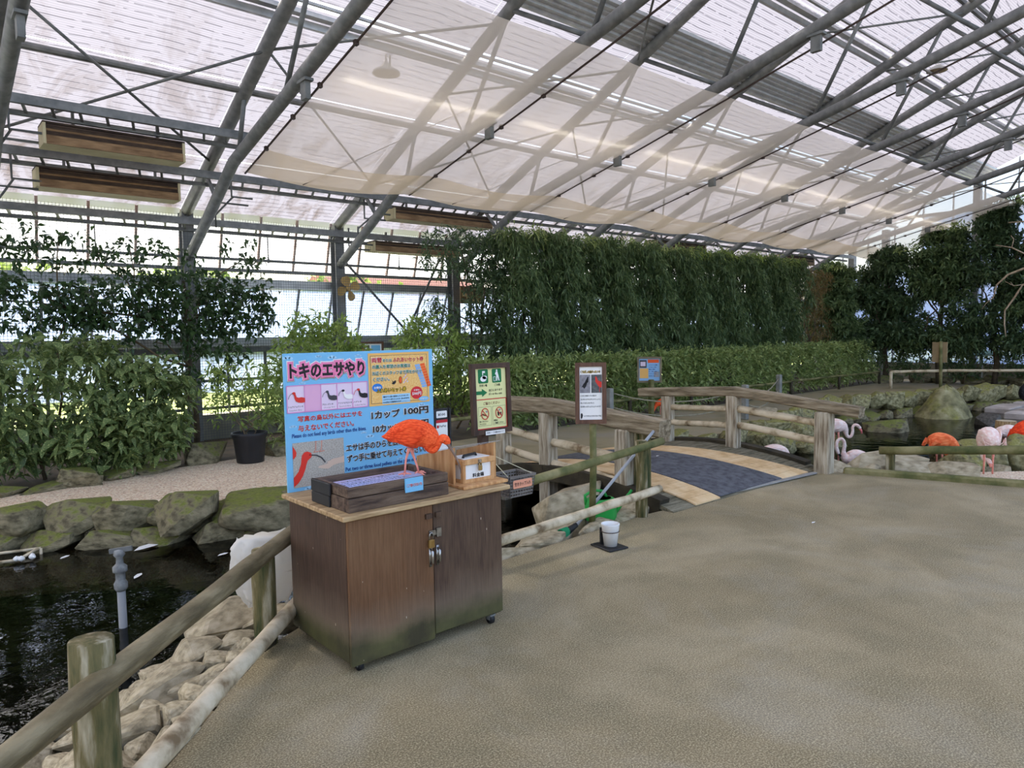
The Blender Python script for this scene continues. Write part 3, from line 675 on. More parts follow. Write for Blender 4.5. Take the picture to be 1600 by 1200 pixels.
# left handrail
squared_post(5.15, 4.36, -.3, .68, .15, .15, POSTW); squared_post(5.24, 4.22, -.3, .66, .12, .13, MOSSW)
squared_post(5.18, 5.44, -.5, .80, .15, .16, POSTW); squared_post(5.2, 6.2, -.4, .78, .13, .15, POSTW)
handrail([(5.2, 3.93, .715), (5.19, 4.4, .75), (5.18, 5.0, .80), (5.18, 5.44, .83), (5.19, 6.45, .80)], .18, .155).build('handrail', BRAIL, br)
for z in (.17, .40):
    lograil((5.18, 4.36, z-.02), (5.18, 5.44, z+.05), .045, LOGW, br); lograil((5.18, 5.44, z+.05), (5.2, 6.2, z+.12), .042, LOGW, br)

# ------------------------------------------------------------------ log fences
def logpost(x, y, z0, z1, r, m_, par):
    pts = [(x+random.uniform(-.003, .003), y+random.uniform(-.003, .003), z0+(z1-z0)*i/5) for i in range(6)]
    return MB().tube(pts, [r*(1+random.uniform(-.05, .05)) for _ in pts], 14, jit=.08).build('post', m_, par, True)
fl = thing('log_fence', 'brown log fence with two mossy posts along the pond at front left', 'fence', (.5, 2.6, 0))
lograil((-.25, 1.84, .49), (1.62, 3.80, .5), .044, LOGD, fl); lograil((-.1, 1.95, .10), (1.62, 3.72, .135), .042, LOGW, fl)
logpost(.425, 2.63, -.3, .62, .068, MOSSW, fl); logpost(1.37, 3.60, -.3, .50, .058, MOSSW, fl)
MB().tube([(1.30, 3.46, .05), (1.36, 3.50, .05)], .03, 10).build('stub', DARKW, fl, True)
fm = thing('log_fence', 'low mossy rail fence between the cabinet and the bridge', 'fence', (4, 3.9, 0))
lograil((3.0, 3.74, .505), (4.97, 3.79, .645), .034, LOGM, fm); lograil((2.9, 3.70, .17), (4.92, 3.77, .235), .036, LOGW, fm)
logpost(4.79, 3.87, -.05, .66, .05, MOSSW, fm)
frr = thing('log_fence', 'low mossy rail fence in front of the flamingos at right', 'fence', (8.2, 2.5, 0))
lograil((8.06, 3.22, .255), (8.75, .8, .45), .045, LOGM, frr)
MB().box((8.10, 3.09, -.1), (8.17, 3.17, .25), bev=.01).build('post', MOSSW, frr); MB().box((8.62, .98, -.1), (8.69, 1.06, .4), bev=.01).build('post', MOSSW, frr)
MB().beam((7.83, 3.5, .02), (8.42, 1.75, .02), .1, .09, bev=.02).build('kerb_timber', LOGM, frr); MB().beam((8.43, 1.72, .02), (9.1, -.4, .02), .1, .09, bev=.02).build('kerb_timber', LOGM, frr)
fh = thing('log_fence', 'thin dark rail on short posts along the foot of the low hedge', 'fence', (10, 8.4, 0))
for a, b in ((4.6, 8.2), (8.2, 12), (12, 16), (16, 21)): lograil((a, 8.42, .36), (b, 8.42, .34), .028, LOGM, fh)
for x in (5, 6.6, 8.2, 10.1, 12, 14, 16, 18.5, 21): MB().tube([(x, 8.42, -.05), (x, 8.42, .36)], .035, 8).build('post', DARKW, fh, True)
ff = thing('log_fence', 'far low pale rail in front of the dark trees at right', 'fence', (20, 6, 0))
lograil((19.6, 7.6, .43), (20.3, 6.5, .46), .035, LOGW, ff); lograil((20.3, 6.5, .46), (22.3, 2.5, .5), .035, LOGW, ff)
for x, y in ((19.55, 7.55), (21.2, 4.6), (22.2, 2.6)): MB().tube([(x, y, -.05), (x, y, .43)], .04, 8).build('post', LOGW, ff, True)
ropep = thing('rope_fence', 'rope strung between grey posts beside the path behind the bridge', 'fence', (12.8, 7.3, 0))
for x, y in ((11.35, 6.83), (14.3, 7.8), (9.3, 8.2)): MB().box((x-.05, y-.05, 0), (x+.05, y+.05, .62), bev=.01).build('post', mat('grey_post', srgb(120, 122, 118), srgb(146, 146, 140), 6, .8), ropep)
def catenary(a, b, sag, n=12): return [Vector(a).lerp(Vector(b), i/n)-Vector((0, 0, sag*4*(i/n)*(1-i/n))) for i in range(n+1)]
for a, b in (((11.35, 6.83), (14.3, 7.8)), ((9.3, 8.2), (11.35, 6.83))):
    for z in (.55, .3): MB().tube(catenary((*a, z), (*b, z), .2), .012, 6).build('rope', mat('pale_rope', srgb(130, 124, 104), srgb(156, 150, 130), 20, .9), ropep, True)

# ------------------------------------------------------------------ stones
sb = thing('stone_bank', 'mossy boulder bank between the left pond and the gravel', 'bank', (2, 7.3, 0))
BK = [(-2.2, 9.1), (-.6, 8.75), (.3, 8.25), (.66, 8.0), (1.1, 7.72), (1.55, 7.42), (2.1, 7.1), (2.8, 6.78), (3.6, 6.52), (4.3, 6.3), (4.9, 6.12)]
def along(P, d0, step):
    """evenly spaced points along a polyline with the direction there"""
    out = []; acc = d0
    for a, b in zip(P, P[1:]):
        a, b = Vector(a), Vector(b); L = (b-a).length
        while acc < L: out.append((a.lerp(b, acc/L), (b-a).normalized())); acc += step*random.uniform(.85, 1.15)
        acc -= L
    return out
for p, d in along(BK, .2, .5): rock('stone', (p.x, p.y, random.uniform(-.09, -.04)), (random.uniform(.27, .34), .21, random.uniform(.16, .2)), STONEB, sb, rz=math.atan2(d.y, d.x)+random.uniform(-.25, .25))
for p, d in along(BK, .0, .5): rock('stone', (p.x-.02, p.y-.12, random.uniform(-.3, -.26)), (random.uniform(.26, .34), .2, random.uniform(.12, .17)), STONEB, sb, rz=math.atan2(d.y, d.x)+random.uniform(-.25, .25))
rock('stone', (2.6, 6.72, -.06), (.42, .24, .23), STONEB, sb, k=2, rz=-.4); rock('stone', (1.95, 7.0, -.04), (.3, .22, .22), STONEB, sb, k=5, rz=-.5)
bs = thing('border_stones', 'low brown stones edging the planted border behind the gravel', 'stones', (2, 9.1, 0))
for p, d in along([(-1.5, 9.4), (.9, 8.95), (1.6, 9.1), (2.6, 9.3)], .1, .42): rock('stone', (p.x, p.y, random.uniform(0, .06)), (random.uniform(.18, .3), .12, random.uniform(.05, .09)), STONEB, bs, rz=math.atan2(d.y, d.x))
for x, y, a, b, h in ((1.45, 9.0, .24, .16, .14), (2.95, 9.5, .3, .2, .2), (3.95, 9.45, .3, .2, .16), (4.6, 9.3, .3, .2, .16)): rock('stone', (x, y, h*.4), (a, b, h), STONEB, bs)
ss = thing('stone_slope', 'grey broken slabs sloping from the front log fence into the pond', 'stones', (1, 3.6, 0))
stuffm = MB().add([(-1.4, .6, -.1), (1.7, 3.75, -.1), (2.6, 4.6, -.75), (-1.2, 2.6, -.75)], [(0, 1, 2, 3)]); stuffm.build('earth', SOIL, ss)
for i in range(19):
    for j in range(7):
        t_, s_ = (i+random.uniform(-.3, .3))/18, (j+random.uniform(-.25, .25))/6
        x = -.95+2.4*t_ - .70*s_*(1-.4*t_) - .01; y = 1.36+2.25*t_ + .76*s_*(1-.2*t_) + .07
        if s_ < .05 and t_ > .9: continue
        big = random.random() < .3
        rock('slab', (x, y, -.05-.26*s_+random.uniform(-.02, .03)), (random.uniform(.13, .19) if big else random.uniform(.07, .12), random.uniform(.07, .12), random.uniform(.05, .08)), STONEM if t_ < .36 and random.random() < .6 else STONEG, ss, slab=True, tilt=.3, rz=R(45)+random.uniform(-.6, .6))
for x, y, a, b, h, rz in ((1.12, 3.98, .2, .15, .1, .9), (.86, 3.7, .24, .14, .09, .7), (1.45, 4.3, .36, .2, .1, .5), (.62, 3.3, .22, .13, .1, .7), (1.35, 3.95, .16, .12, .09, .2), (1.7, 4.15, .25, .18, .09, .2)):
    rock('slab', (x, y, -.12), (a, b, h), STONEG, ss, slab=True, rz=rz)
sm = thing('stone_edge', 'grey slabs and a rough boulder by the water behind the cup stand', 'stones', (4, 4.2, 0))
MB().add([(1.5, 3.68, -.12), (5.1, 3.9, -.12), (5.1, 4.7, -.8), (2.0, 4.5, -.8)], [(0, 1, 2, 3)]).build('earth', SOIL, sm)
for x, y, z, a, b, h, rz, sl_ in ((4.72, 4.62, -.06, .42, .24, .22, -.2, 0), (4.35, 4.3, -.12, .3, .18, .14, .2, 0), (3.35, 3.92, -.03, .3, .13, .09, .1, 1), (3.05, 3.98, -.05, .22, .14, .07, .2, 1), (3.7, 3.98, -.06, .24, .12, .09, .0, 1), (3.75, 4.2, -.16, .26, .16, .1, .3, 1), (4.3, 3.97, -.05, .2, .1, .09, .1, 1), (4.62, 4.0, -.05, .2, .13, .1, -.1, 0), (4.98, 4.15, -.06, .22, .16, .12, .3, 0), (4.0, 4.08, -.07, .16, .1, .08, .4, 0), (2.6, 4.0, -.1, .25, .15, .1, .1, 1), (2.1, 3.95, -.1, .25, .15, .1, .2, 1), (1.95, 4.3, -.2, .3, .2, .1, .2, 1), (5.0, 4.6, -.2, .25, .2, .14, .2, 0)):
    rock('stone', (x, y, z), (a, b, h), STONEG, sm, slab=bool(sl_), rz=rz)
sn = thing('stone_edge', 'pale rocks and mossy blocks at the near edge of the flamingo pond', 'stones', (9, 2.8, 0))
MB().add([(7.9, 3.6, -.12), (8.45, 1.9, -.12), (9.4, -1, -.12), (11, -1, -.8), (10.0, 2, -.8), (9.2, 4.2, -.8)], [(0, 1, 2, 3, 4, 5)]).build('earth', SOIL, sn)
for x, y, z, a, b, h, rz, mt in ((8.75, 3.5, -.06, .5, .28, .2, -.8, STONEG), (8.45, 3.55, -.1, .2, .2, .14, .2, STONEG), (8.65, 3.05, -.06, .34, .2, .15, -.9, STONEG), (8.75, 2.75, -.05, .3, .2, .16, -.9, STONEG), (9.35, 2.75, -.03, .3, .22, .2, -.6, STONEM), (9.95, 2.78, .02, .36, .3, .2, .5, STONEM), (10.2, 2.35, 0, .3, .26, .24, .2, STONEM), (9.6, 2.5, -.12, .22, .14, .1, .2, STONEG), (10.6, 1.9, -.02, .34, .3, .2, .3, STONEM), (8.12, 3.72, -.08, .18, .16, .12, 0, STONEG), (10.3, 1.2, -.02, .4, .3, .2, .3, STONEM), (10.0, .5, -.02, .4, .3, .2, .3, STONEM)):
    rock('stone', (x, y, z), (a, b, h), mt, sn, rz=rz)
stuff(tag(MB().slab([(8.46, 2.5), (9.0, 2.62), (9.6, 2.1), (9.7, 1.0), (9.0, -.4), (8.45, 1.9)], -.5, -.035).build('gravel_bed', GRAVEL), 'small beige gravel patch behind the right rail fence', 'gravel'))
sw = thing('stone_bank', 'mossy rocks beside the far end of the bridge', 'bank', (9.5, 5.8, 0))
for i in range(34):
    x = random.uniform(8.15, 11.4); y = 6.25-.09*(x-8.1)+random.uniform(-.75, .0)
    rock('stone', (x, y, -.28+.28*(y-5.2)+random.uniform(-.04, .08)), (random.uniform(.15, .28), random.uniform(.14, .2), random.uniform(.10, .17)), STONEM, sw)
MB().add([(8.0, 6.4, -.05), (11.8, 6.5, -.05), (11.5, 5.2, -.7), (8.0, 5.1, -.7)], [(3, 2, 1, 0)]).build('earth', SOIL, sw)
sf = thing('stone_bank', 'row of mossy stones along the far side of the flamingo pond', 'bank', (15, 6.2, 0))
for p, d in along([(11.3, 6.1), (12.4, 6.35), (13.8, 6.55), (15.4, 6.45), (17.0, 5.9), (18.5, 5.45), (20.1, 4.95), (20.9, 3.2), (21.2, 0)], .1, .52):
    rock('stone', (p.x, p.y, random.uniform(.0, .06)), (random.uniform(.24, .31), .2, random.uniform(.17, .23)), STONEM, sf, rz=math.atan2(d.y, d.x)+random.uniform(-.3, .3))
    if random.random() < .7: rock('stone', (p.x-.05, p.y-.22, -.26), (random.uniform(.2, .3), .2, .13), STONEB, sf, rz=math.atan2(d.y, d.x))
sg = thing('stone_ledge', 'low ledge of flat stones at the foot of the far trees', 'ledge', (22.3, 6, 0))
for p, d in along([(21.2, 8.6), (22.0, 8.3), (22.35, 7), (22.5, 4), (22.6, 1)], .2, .6): rock('stone', (p.x, p.y, .08), (.32, .2, random.uniform(.13, .18)), STONEB, sg, rz=math.atan2(d.y, d.x))
def lone(lb, c, half, m_, k, rz, nm='rock'): o = rock(nm, c, half, m_, None, k=k, rz=rz, tilt=.05); return tag(o, lb, 'rock')
m = MB(); m.smooth = True; n = 26; vs = []
for j in range(10):
    f = j/9
    for i in range(n):
        a = 2*pi*i/n; r_ = (1-f)**.62*(1+.16*mnoise.noise(Vector((cos(a)*1.6, sin(a)*1.6, f*2.2))))
        vs.append((16.6+.78*r_*cos(a)+.12*f, 5.35+.62*r_*sin(a), -.55+.92*f+.05*mnoise.noise(Vector((cos(a)*3, sin(a)*3, f*4)))))
m.add(vs, [(j*n+i, j*n+(i+1) % n, (j+1)*n+(i+1) % n, (j+1)*n+i) for j in range(9) for i in range(n)])
tag(m.build('rock', STONEM), 'moss covered pointed mound rock standing in the flamingo pond', 'rock')
lone('broad flat brown rock lying in the flamingo pond', (13.9, 5.45, -.30), (.58, .42, .2), STONEB, 1, .3)
lone('dark wet rock at the edge of the pale landing stage', (15.7, 4.3, -.28), (.22, .2, .2), mat('dark_wet_rock', srgb(40, 38, 34), srgb(84, 80, 72), 5, .5, .5, 20), 6, .8)
lone('small grey rock on the path beside the bridge', (12.3, 6.95, .03), (.42, .22, .1), STONEG, 2, .4)
st_ = thing('landing_stage', 'pale flat stone landing stage by the black swan', 'stage', (18, 4, -.3))
for i, (x, y, a, b) in enumerate(((18.6, 4.75, 1.0, .35), (17.6, 4.1, .95, .4), (16.7, 3.5, .8, .4), (19.0, 3.9, .8, .4), (18.0, 3.2, .9, .4), (19.6, 4.6, .5, .3))):
    MB().box((x-a/1.6, y-b*.7, -.5), (x+a/1.6, y+b*.7, -.19+.012*(i % 3)), bev=.02).build('flagstone', mat('pale_flagstone', srgb(168, 156, 148), srgb(206, 196, 188), 3, .8, .2, 20), st_)
t_ = thing('tree_stump', 'cut tree stump standing in the water by the white flamingo', 'stump', (14.25, 3.63, -.4))
MB().tube([(14.25, 3.63, -.5), (14.25, 3.63, -.03)], [.17, .15], 16, jit=.1).build('bark', mat('stump_bark', srgb(120, 92, 58), srgb(170, 144, 104), 8, .9, .5, 20, stretch=(6, 6, 1)), t_, True)
MB().lathe([(.145, -.028), (.0, -.02)], (14.25, 3.63, 0), 16).build('cut_face', mat('cut_wood', srgb(176, 160, 130), srgb(196, 182, 154), 12, .8), t_)

# ------------------------------------------------------------------ feed cabinet
def cab_mat(name, c1, c2, c3):
    t = NT(name); v = t.coords((1, 1, .35)); g = t.noise(v, 3.2, 5, .6); fine = t.noise(t.coords((22, 22, 1.2)), 6, 5)
    c = t.ramp(g, [(.3, c1), (.52, c2), (.72, c3)]); c = t.mix(.35, c, t.ramp(fine, [(.3, srgb(50, 38, 30)), (.7, srgb(118, 96, 76))]))
    s = t.n('ShaderNodeSeparateXYZ'); t.l(t.coords(), s.inputs[0])
    nz = t.noise(t.coords(), 5, 5)
    # bleached band and green algae creeping up from the wet floor
    hz = t.math('ADD', s.outputs[2], t.math('MULTIPLY', t.math('SUBTRACT', nz, .5), .16))
    c = t.mix(t.ramp(hz, [(.18, (.55, .55, .55, 1)), (.36, (0, 0, 0, 1))]), c, srgb(128, 112, 94))
    c = t.mix(t.ramp(hz, [(.12, (.85, .85, .85, 1)), (.22, (0, 0, 0, 1))]), c, t.ramp(nz, [(.35, srgb(44, 46, 26)), (.65, srgb(82, 84, 46))]))
    sc_ = t.n('ShaderNodeTexVoronoi', feature='F1'); sc_.inputs['Scale'].default_value = 22; t.l(t.coords((1, 1, .3)), sc_.inputs['Vector'])
    c = t.mix(t.math('LESS_THAN', sc_.outputs['Distance'], .05), c, srgb(190, 176, 156))
    t.l(c, t.b.inputs['Base Color']); t.b.inputs['Roughness'].default_value = .62; t.b.inputs['Specular IOR Level'].default_value = .3
    t.bump(fine, .15, .004); return t.m
CABL = cab_mat('brown_stained_board', srgb(90, 58, 34), srgb(116, 78, 46), srgb(134, 98, 64))
CABD = cab_mat('dark_stained_board', srgb(46, 32, 26), srgb(66, 46, 36), srgb(94, 74, 56))
TOPW = mat('counter_top_wood', srgb(136, 108, 74), srgb(172, 144, 104), 6, .7, .2, 30, stretch=(1, 7, 7), c3=srgb(190, 162, 122))
BRASS = mat('dull_brass', srgb(150, 118, 66), srgb(176, 148, 92), 20, .4, metal=.8)
CHROME = mat('worn_chrome', srgb(190, 188, 184), srgb(150, 148, 144), 30, .25, metal=.95)
cb = thing('feed_cabinet', 'brown wooden feed cabinet on casters with two padlocked doors', 'cabinet', (2, 3.3, 0))
x0, x1, y0, y1, zb, zt = 1.525, 2.455, 2.955, 3.60, .055, .745
MB().box((x0, y0+.022, zb), (x0+.02, y1, zt)).build('side_panel', CABD, cb); MB().box((x1-.02, y0+.022, zb), (x1, y1, zt)).build('side_panel', CABD, cb)
MB().box((x0+.02, y1-.02, zb), (x1-.02, y1, zt)).build('back_panel', CABD, cb); MB().box((x0+.02, y0+.022, zb), (x1-.02, y1-.02, zb+.02)).build('bottom_panel', CABD, cb)
xm = 2.002
d1 = MB().box((x0, y0, zb-.012), (xm-.002, y0+.02, zt-.004), bev=.003).build('door', CABL, cb); d2 = MB().box((xm+.002, y0+.002, zb+.012), (x1, y0+.022, zt-.004), bev=.003).build('door', CABD, cb)
d1['label'] = 'lighter brown left door'; d2['label'] = 'dark right door'
MB().box((x0-.03, y0-.02, zt), (x1+.05, y1+.03, zt+.024), bev=.004).build('worktop', TOPW, cb)
for d, sx in ((d1, -1), (d2, 1)):
    x = xm+sx*.022
    MB().tube([(x, y0, .515), (x, y0-.022, .505), (x, y0-.022, .45), (x, y0, .44)], .007, 8).box((x-.008, y0-.004, .425), (x+.008, y0+.002, .53)).build('handle', CHROME, d, True)
    MB().box((xm+sx*.03-.018, y0-.012, .675), (xm+sx*.03+.018, y0, .70)).build('catch_block', CABD, d)
MB().box((xm-.03, y0-.008, .585), (xm+.045, y0, .612)).box((xm+.012, y0-.014, .575), (xm+.04, y0, .62)).build('hasp', CHROME, cb)
lk = MB().box((xm-.04, y0-.022, .525), (xm-.006, y0-.006, .568), bev=.003).build('padlock', BRASS, cb)
MB().tube([(xm-.034, y0-.014, .565)]+[(xm-.023+.011*cos(R(a)), y0-.014, .59+.012*sin(R(a))) for a in range(180, -1, -30)]+[(xm-.012, y0-.014, .565)], .0035, 8).build('shackle', CHROME, lk, True)
for x, y in ((x0+.06, y0+.03), (x1-.06, y0+.03), (x0+.06, y1-.06), (x1-.06, y1-.06)):
    c_ = MB().tube([(x-.011, y+.012, .027), (x+.011, y+.012, .027)], .027, 18).build('caster', BLACKP, cb, True)
    MB().box((x-.018, y-.012, .045), (x+.018, y+.02, .056)).box((x-.017, y-.0, .022), (x-.013, y+.024, .05)).box((x+.013, y-.0, .022), (x+.017, y+.024, .05)).build('fork', STEELD, c_)
ZT = zt+.024
# ------------------------------------------------------------------ big blue price board
bd = thing('price_board', 'large sky blue Japanese bird feeding price board standing on the cabinet', 'sign', (2, 3.625, ZT))
MB().box((1.53, 3.62, ZT), (2.475, 3.632, 1.512)).build('panel', SKYB, bd)
F = Face((1.53, 3.62, .745), (1, 0, 0), (0, 0, 1))
def cloud(F, x, y, s_, par, m_=None):
    for dx, dy, r in ((-.6, 0, .5), (0, .15, .65), (.6, 0, .5)): F.ell('cloud', x+dx*s_, y+dy*s_, r*s_*.8, r*s_*.5, m_ or PBLUE, par, 1, 14)
for x, y, s_ in ((.025, .742, .03), (.2, .745, .02), (.28, .737, .028), (.44, .742, .022), (.1, .605, .02), (.16, .58, .022), (.04, .375, .022), (.5, .275, .028), (.62, .4, .025), (.86, .43, .025), (.9, .2, .025), (.34, .205, .02), (.82, .32, .02), (.7, .12, .025), (.12, .03, .03), (.46, .3, .02)): cloud(F, x, y, s_, bd)
T1 = 'トキのエサやり'
F.text(T1, .034, .636, .074, WHITE, bd, .44, bold=.25, lay=2); F.text(T1, .034, .636, .074, PINK, bd, .44, bold=.19, lay=3); F.text(T1, .034, .636, .074, BLACK, bd, .44, bold=.045, lay=4)
F.rect('photo_strip', .011, .451, .491, .594, LILAC, bd, 2)
F.rect('blank_photo', .110, .451, .205, .594, mat('rose_panel', srgb(222, 170, 200)), bd, 3)
F.frame('strip_border', .011, .451, .491, .594, .005, MPINK, bd, 5)
for x in (.110, .205, .301, .396): F.line('divider', [(x, .451), (x, .594)], .004, MPINK, bd, 5)
def ibis_print(F, x, y, s_, body, head, par, lay=6, beak=None, flip=1):
    f = lambda pts: [(x+flip*a*s_, y+b*s_) for a, b in pts]
    F.poly('bird_print', f([(.25, .62), (.34, .66), (.42, .62), (.46, .5), (.5, .38), (.62, .34), (.8, .36), (1.0, .3), (1.0, .06), (.8, .03), (.6, .06), (.45, .14), (.38, .28), (.36, .42), (.32, .52)]) if flip > 0 else f([(.25, .62), (.32, .52), (.36, .42), (.38, .28), (.45, .14), (.6, .06), (.8, .03), (1.0, .06), (1.0, .3), (.8, .36), (.62, .34), (.5, .38), (.46, .5), (.42, .62), (.34, .66)]), body, par, lay)
    F.ell('head_print', x+flip*.34*s_, y+.6*s_, .1*s_, .075*s_, head, par, lay+1, 16)
    F.line('beak_print', f([(.27, .62), (.14, .54), (.05, .42), (.0, .28)]), .028*s_, beak or head, par, lay+1)
for i, (bc, hc) in enumerate(((SCAR, SCAR), None, (DGREY, DGREY), (WHITE, BLACK), (BLACK, LILAC)) if False else ((SCAR, SCAR), (None, None), (DGREY, DGREY), (WHITE, BLACK), (BLACK, SCAR))):
    if bc is None: continue
    x = (.011, .110, .205, .301, .396)[i]; y = .492
    ibis_print(F, x+.007, y+.006, .088 if i else .094, bc, hc, bd, 6, DGREY if i != 4 else SCAR)
    jp, en = (('ショウジョウトキ', 'Scarlet Ibis'), None, ('ブロンズトキ', 'Glossy Ibis'), ('アフリカクロトキ', 'Sacred Ibis'), ('ハゲトキ', 'Southern Bald Ibis'))[i]
    F.text(jp, x+.006, .476, .0105, BLACK, bd, .084 if len(jp) > 6 else .066 if len(jp) > 4 else .05, .02); F.text(en, x+.012, .459, .009, DGREY, bd, .07)
F.text('写真の鳥以外にはエサを', .069, .399, .03, WHITE, bd, .384, .05, 2); F.text('写真の鳥以外にはエサを', .069, .399, .03, RED, bd, .384, .025, 3)
F.text('与えないでください。', .069, .347, .032, WHITE, bd, .33, .05, 2); F.text('与えないでください。', .069, .347, .032, RED, bd, .33, .025, 3)
F.text('Please do not feed any birds other than the ibises.', .032, .308, .028, NAVY, bd, .445, .02)
gp = mat('gravel_print', srgb(150, 144, 134), srgb(190, 184, 172), 160, .7); F.rect('photo', .032, .044, .332, .287, gp, bd, 2)
F.poly('bird_print', [(.032, .05), (.032, .10), (.06, .13), (.076, .17), (.082, .215), (.097, .232), (.115, .234), (.135, .225), (.142, .208), (.13, .195), (.115, .185), (.107, .165), (.1, .14), (.085, .105), (.06, .07)], SCAR, bd, 4)
F.line('beak_print', [(.136, .212), (.165, .208), (.195, .192), (.217, .162)], .007, DGREY, bd, 5); F.ell('eye_print', .128, .214, .004, .003, BLACK, bd, 5, 10)
F.poly('hand_print', [(.173, .138), (.2, .130), (.235, .123), (.265, .14), (.3, .146), (.332, .148), (.332, .184), (.295, .178), (.262, .176), (.245, .168), (.225, .163), (.235, .155), (.21, .15), (.18, .146)], mat('skin_print', srgb(206, 180, 160)), bd, 3)
F.poly('bird_print', [(.032, .2), (.05, .215), (.053, .235), (.046, .25), (.032, .272)], SCAR, bd, 4)
for x in (.166, .2): F.line('leg_print', [(x, .287), (x-.003, .24), (x-.016, .225), (x+.014, .228)], .005, mat('leg_print_pink', srgb(206, 140, 120)), bd, 4)
F.rect('tan_panel', .501, .447, .918, .753, TAN, bd, 2); F.rect('tan_ground', .515, .46, .905, .74, mat('speckled_tan_print', srgb(226, 168, 84), srgb(240, 204, 132), 120, .6), bd, 3); F.frame('tan_border', .516, .462, .902, .738, .002, DGREY, bd, 4)
F.text('両替', .524, .699, .028, WHITE, bd, .066, .08, 4); F.text('両替', .524, .699, .028, RED, bd, .066, .03, 5)
F.text('または', .596, .700, .018, WHITE, bd, .062, .08, 4); F.text('または', .596, .700, .018, TEAL, bd, .062, .02, 5)
F.text('ふれあいセット券', .664, .697, .027, WHITE, bd, .213, .05, 4); F.text('ふれあいセット券', .664, .697, .027, RED, bd, .213, .03, 5)
for tx, x, y, wd in (('の購入を希望のお客様は', .525, .663, .258), ('お近くのスタッフまで声をかけて', .525, .625, .336), ('ください。', .527, .590, .11)): F.text(tx, x, y, .022, WHITE, bd, wd, .08, 6); F.text(tx, x, y, .022, TEAL, bd, wd, .02, 7)
F.ell('blue_bubble', .556, .553, .034, .024, ink('bubble_blue', srgb(40, 120, 200)), bd, 4); F.text('お得な', .534, .546, .014, WHITE, bd, .046, .03, 5)
F.text('ふれあいセット券', .550, .523, .025, BLACK, bd, .2, .08, 5); F.text('ふれあいセット券', .550, .523, .025, YEL, bd, .2, .0, 6)
F.rect('note_box', .587, .455, .777, .508, PBLUE, bd, 4)
for i, tx in enumerate(('園内での鳥や動物とのふれあいや', 'エサやりに使えるふれあい券600円分を', '500円にて販売中です')): F.text(tx, .594, .491-.016*i, .010, BLACK, bd, (.172, .176, .12)[i], .015, 5)
F.ell('price_disc', .824, .507, .042, .038, ink('disc_red', srgb(206, 36, 44)), bd, 5); F.text('お得な', .804, .518, .01, WHITE, bd, .04, .02, 6); F.text('500円', .793, .492, .02, WHITE, bd, .062, .03, 6)
F.ell('blue_tag', .874, .468, .036, .014, SKYB, bd, 6); F.text('お得です', .848, .463, .01, WHITE, bd, .052, .02, 7)
for k in range(9):
    y = .676-.0158*k
    F.poly('ticket_print', [(.815+.0058*k, y), (.85+.0058*k, y+.004), (.854+.0058*k, y-.010), (.819+.0058*k, y-.014)], ink('ticket_blue', srgb(130, 170, 214)), bd, 4)
    F.poly('ticket_print', [(.853+.0058*k, y+.004), (.885+.0052*k, y+.008), (.889+.0052*k, y-.006), (.857+.0058*k, y-.010)], ORNG, bd, 4)
F.poly('bird_print', [(.647, .6), (.655, .59), (.665, .582), (.676, .59), (.683, .585), (.68, .574), (.668, .565), (.652, .57), (.66, .58)], BLACK, bd, 5)
F.ring('lantern_print', .713, .59, .013, .022, .004, ink('brown_ink', srgb(150, 84, 30)), bd, 5); F.rect('lantern_print', .706, .57, .72, .61, ORNG, bd, 4)
for k in range(14): F.ell('spot_print', .735+.0042*(k % 7)+.003*(k//7), .572+.0045*k % .05, .004, .003, (LILAC, PBLUE, PINK)[k % 3], bd, 4, 8)
for tx, x, y, h, wd in (('1カップ', .514, .374, .044, .186), ('100円', .736, .380, .04, .168), ('10カップ', .521, .294, .042, .19), ('1000円', .735, .303, .036, .168)): F.text(tx, x, y, h, WHITE, bd, wd, .09, 3); F.text(tx, x, y, h, BLACK, bd, wd, .036, 4)
F.text('エサは手のひらを広げて2〜3つぶ', .348, .205, .04, WHITE, bd, .56, .07, 3); F.text('エサは手のひらを広げて2〜3つぶ', .348, .205, .04, BLACK, bd, .56, .03, 4)
F.text('ずつ手に乗せて与えてください。', .350, .143, .04, WHITE, bd, .53, .07, 3); F.text('ずつ手に乗せて与えてください。', .350, .143, .04, BLACK, bd, .53, .03, 4)
F.text('Put two or three food pellets on the palm of your hand,', .340, .087, .028, NAVY, bd, .57, .02); F.text('and feed with an open hand.', .57, .05, .024, NAVY, bd, .25, .012)
# ------------------------------------------------------------------ feed tray
TRAYW = mat('dark_tray_wood', srgb(58, 44, 36), srgb(88, 70, 56), 5, .7, .4, 30, stretch=(1.2, 8, 8), c3=srgb(108, 90, 74))
ty = thing('feed_tray', 'dark wooden tray with a printed sheet and black end on the cabinet top', 'tray', (1.83, 3.15, ZT))
a0, a1, b0, b1, c0, c1 = 1.55, 2.125, 2.985, 3.36, ZT, .885
for z0, z1, e in ((c0, c0+.066, 0), (c0+.069, c1, .004)):
    MB().box((a0, b0+e, z0), (a1, b0+.035, z1), bev=.003).build('front_board', TRAYW, ty); MB().box((a0, b1-.035, z0), (a1, b1-e, z1), bev=.003).build('back_board', TRAYW, ty)
    MB().box((a1-.035, b0+.036, z0), (a1-e, b1-.036, z1), bev=.003).build('end_board', TRAYW, ty); MB().box((a0+e, b0+.036, z0), (a0+.03, b1-.036, z1), bev=.003).build('end_board', TRAYW, ty)
MB().box((a0-.012, 3.16, c0), (a0, 3.355, c0+.055), bev=.004).box((a0-.014, 3.15, c0+.056), (a0-.002, 3.352, c1+.004), bev=.004).build('black_cover', BLACKP, ty)
MB().box((a0+.03, b0+.035, c0), (a1-.035, b1-.035, c0+.085)).build('insert', TRAYW, ty)
SHEET = mat('lilac_blue_print', srgb(176, 188, 232), srgb(226, 206, 236), 3.5, .35)
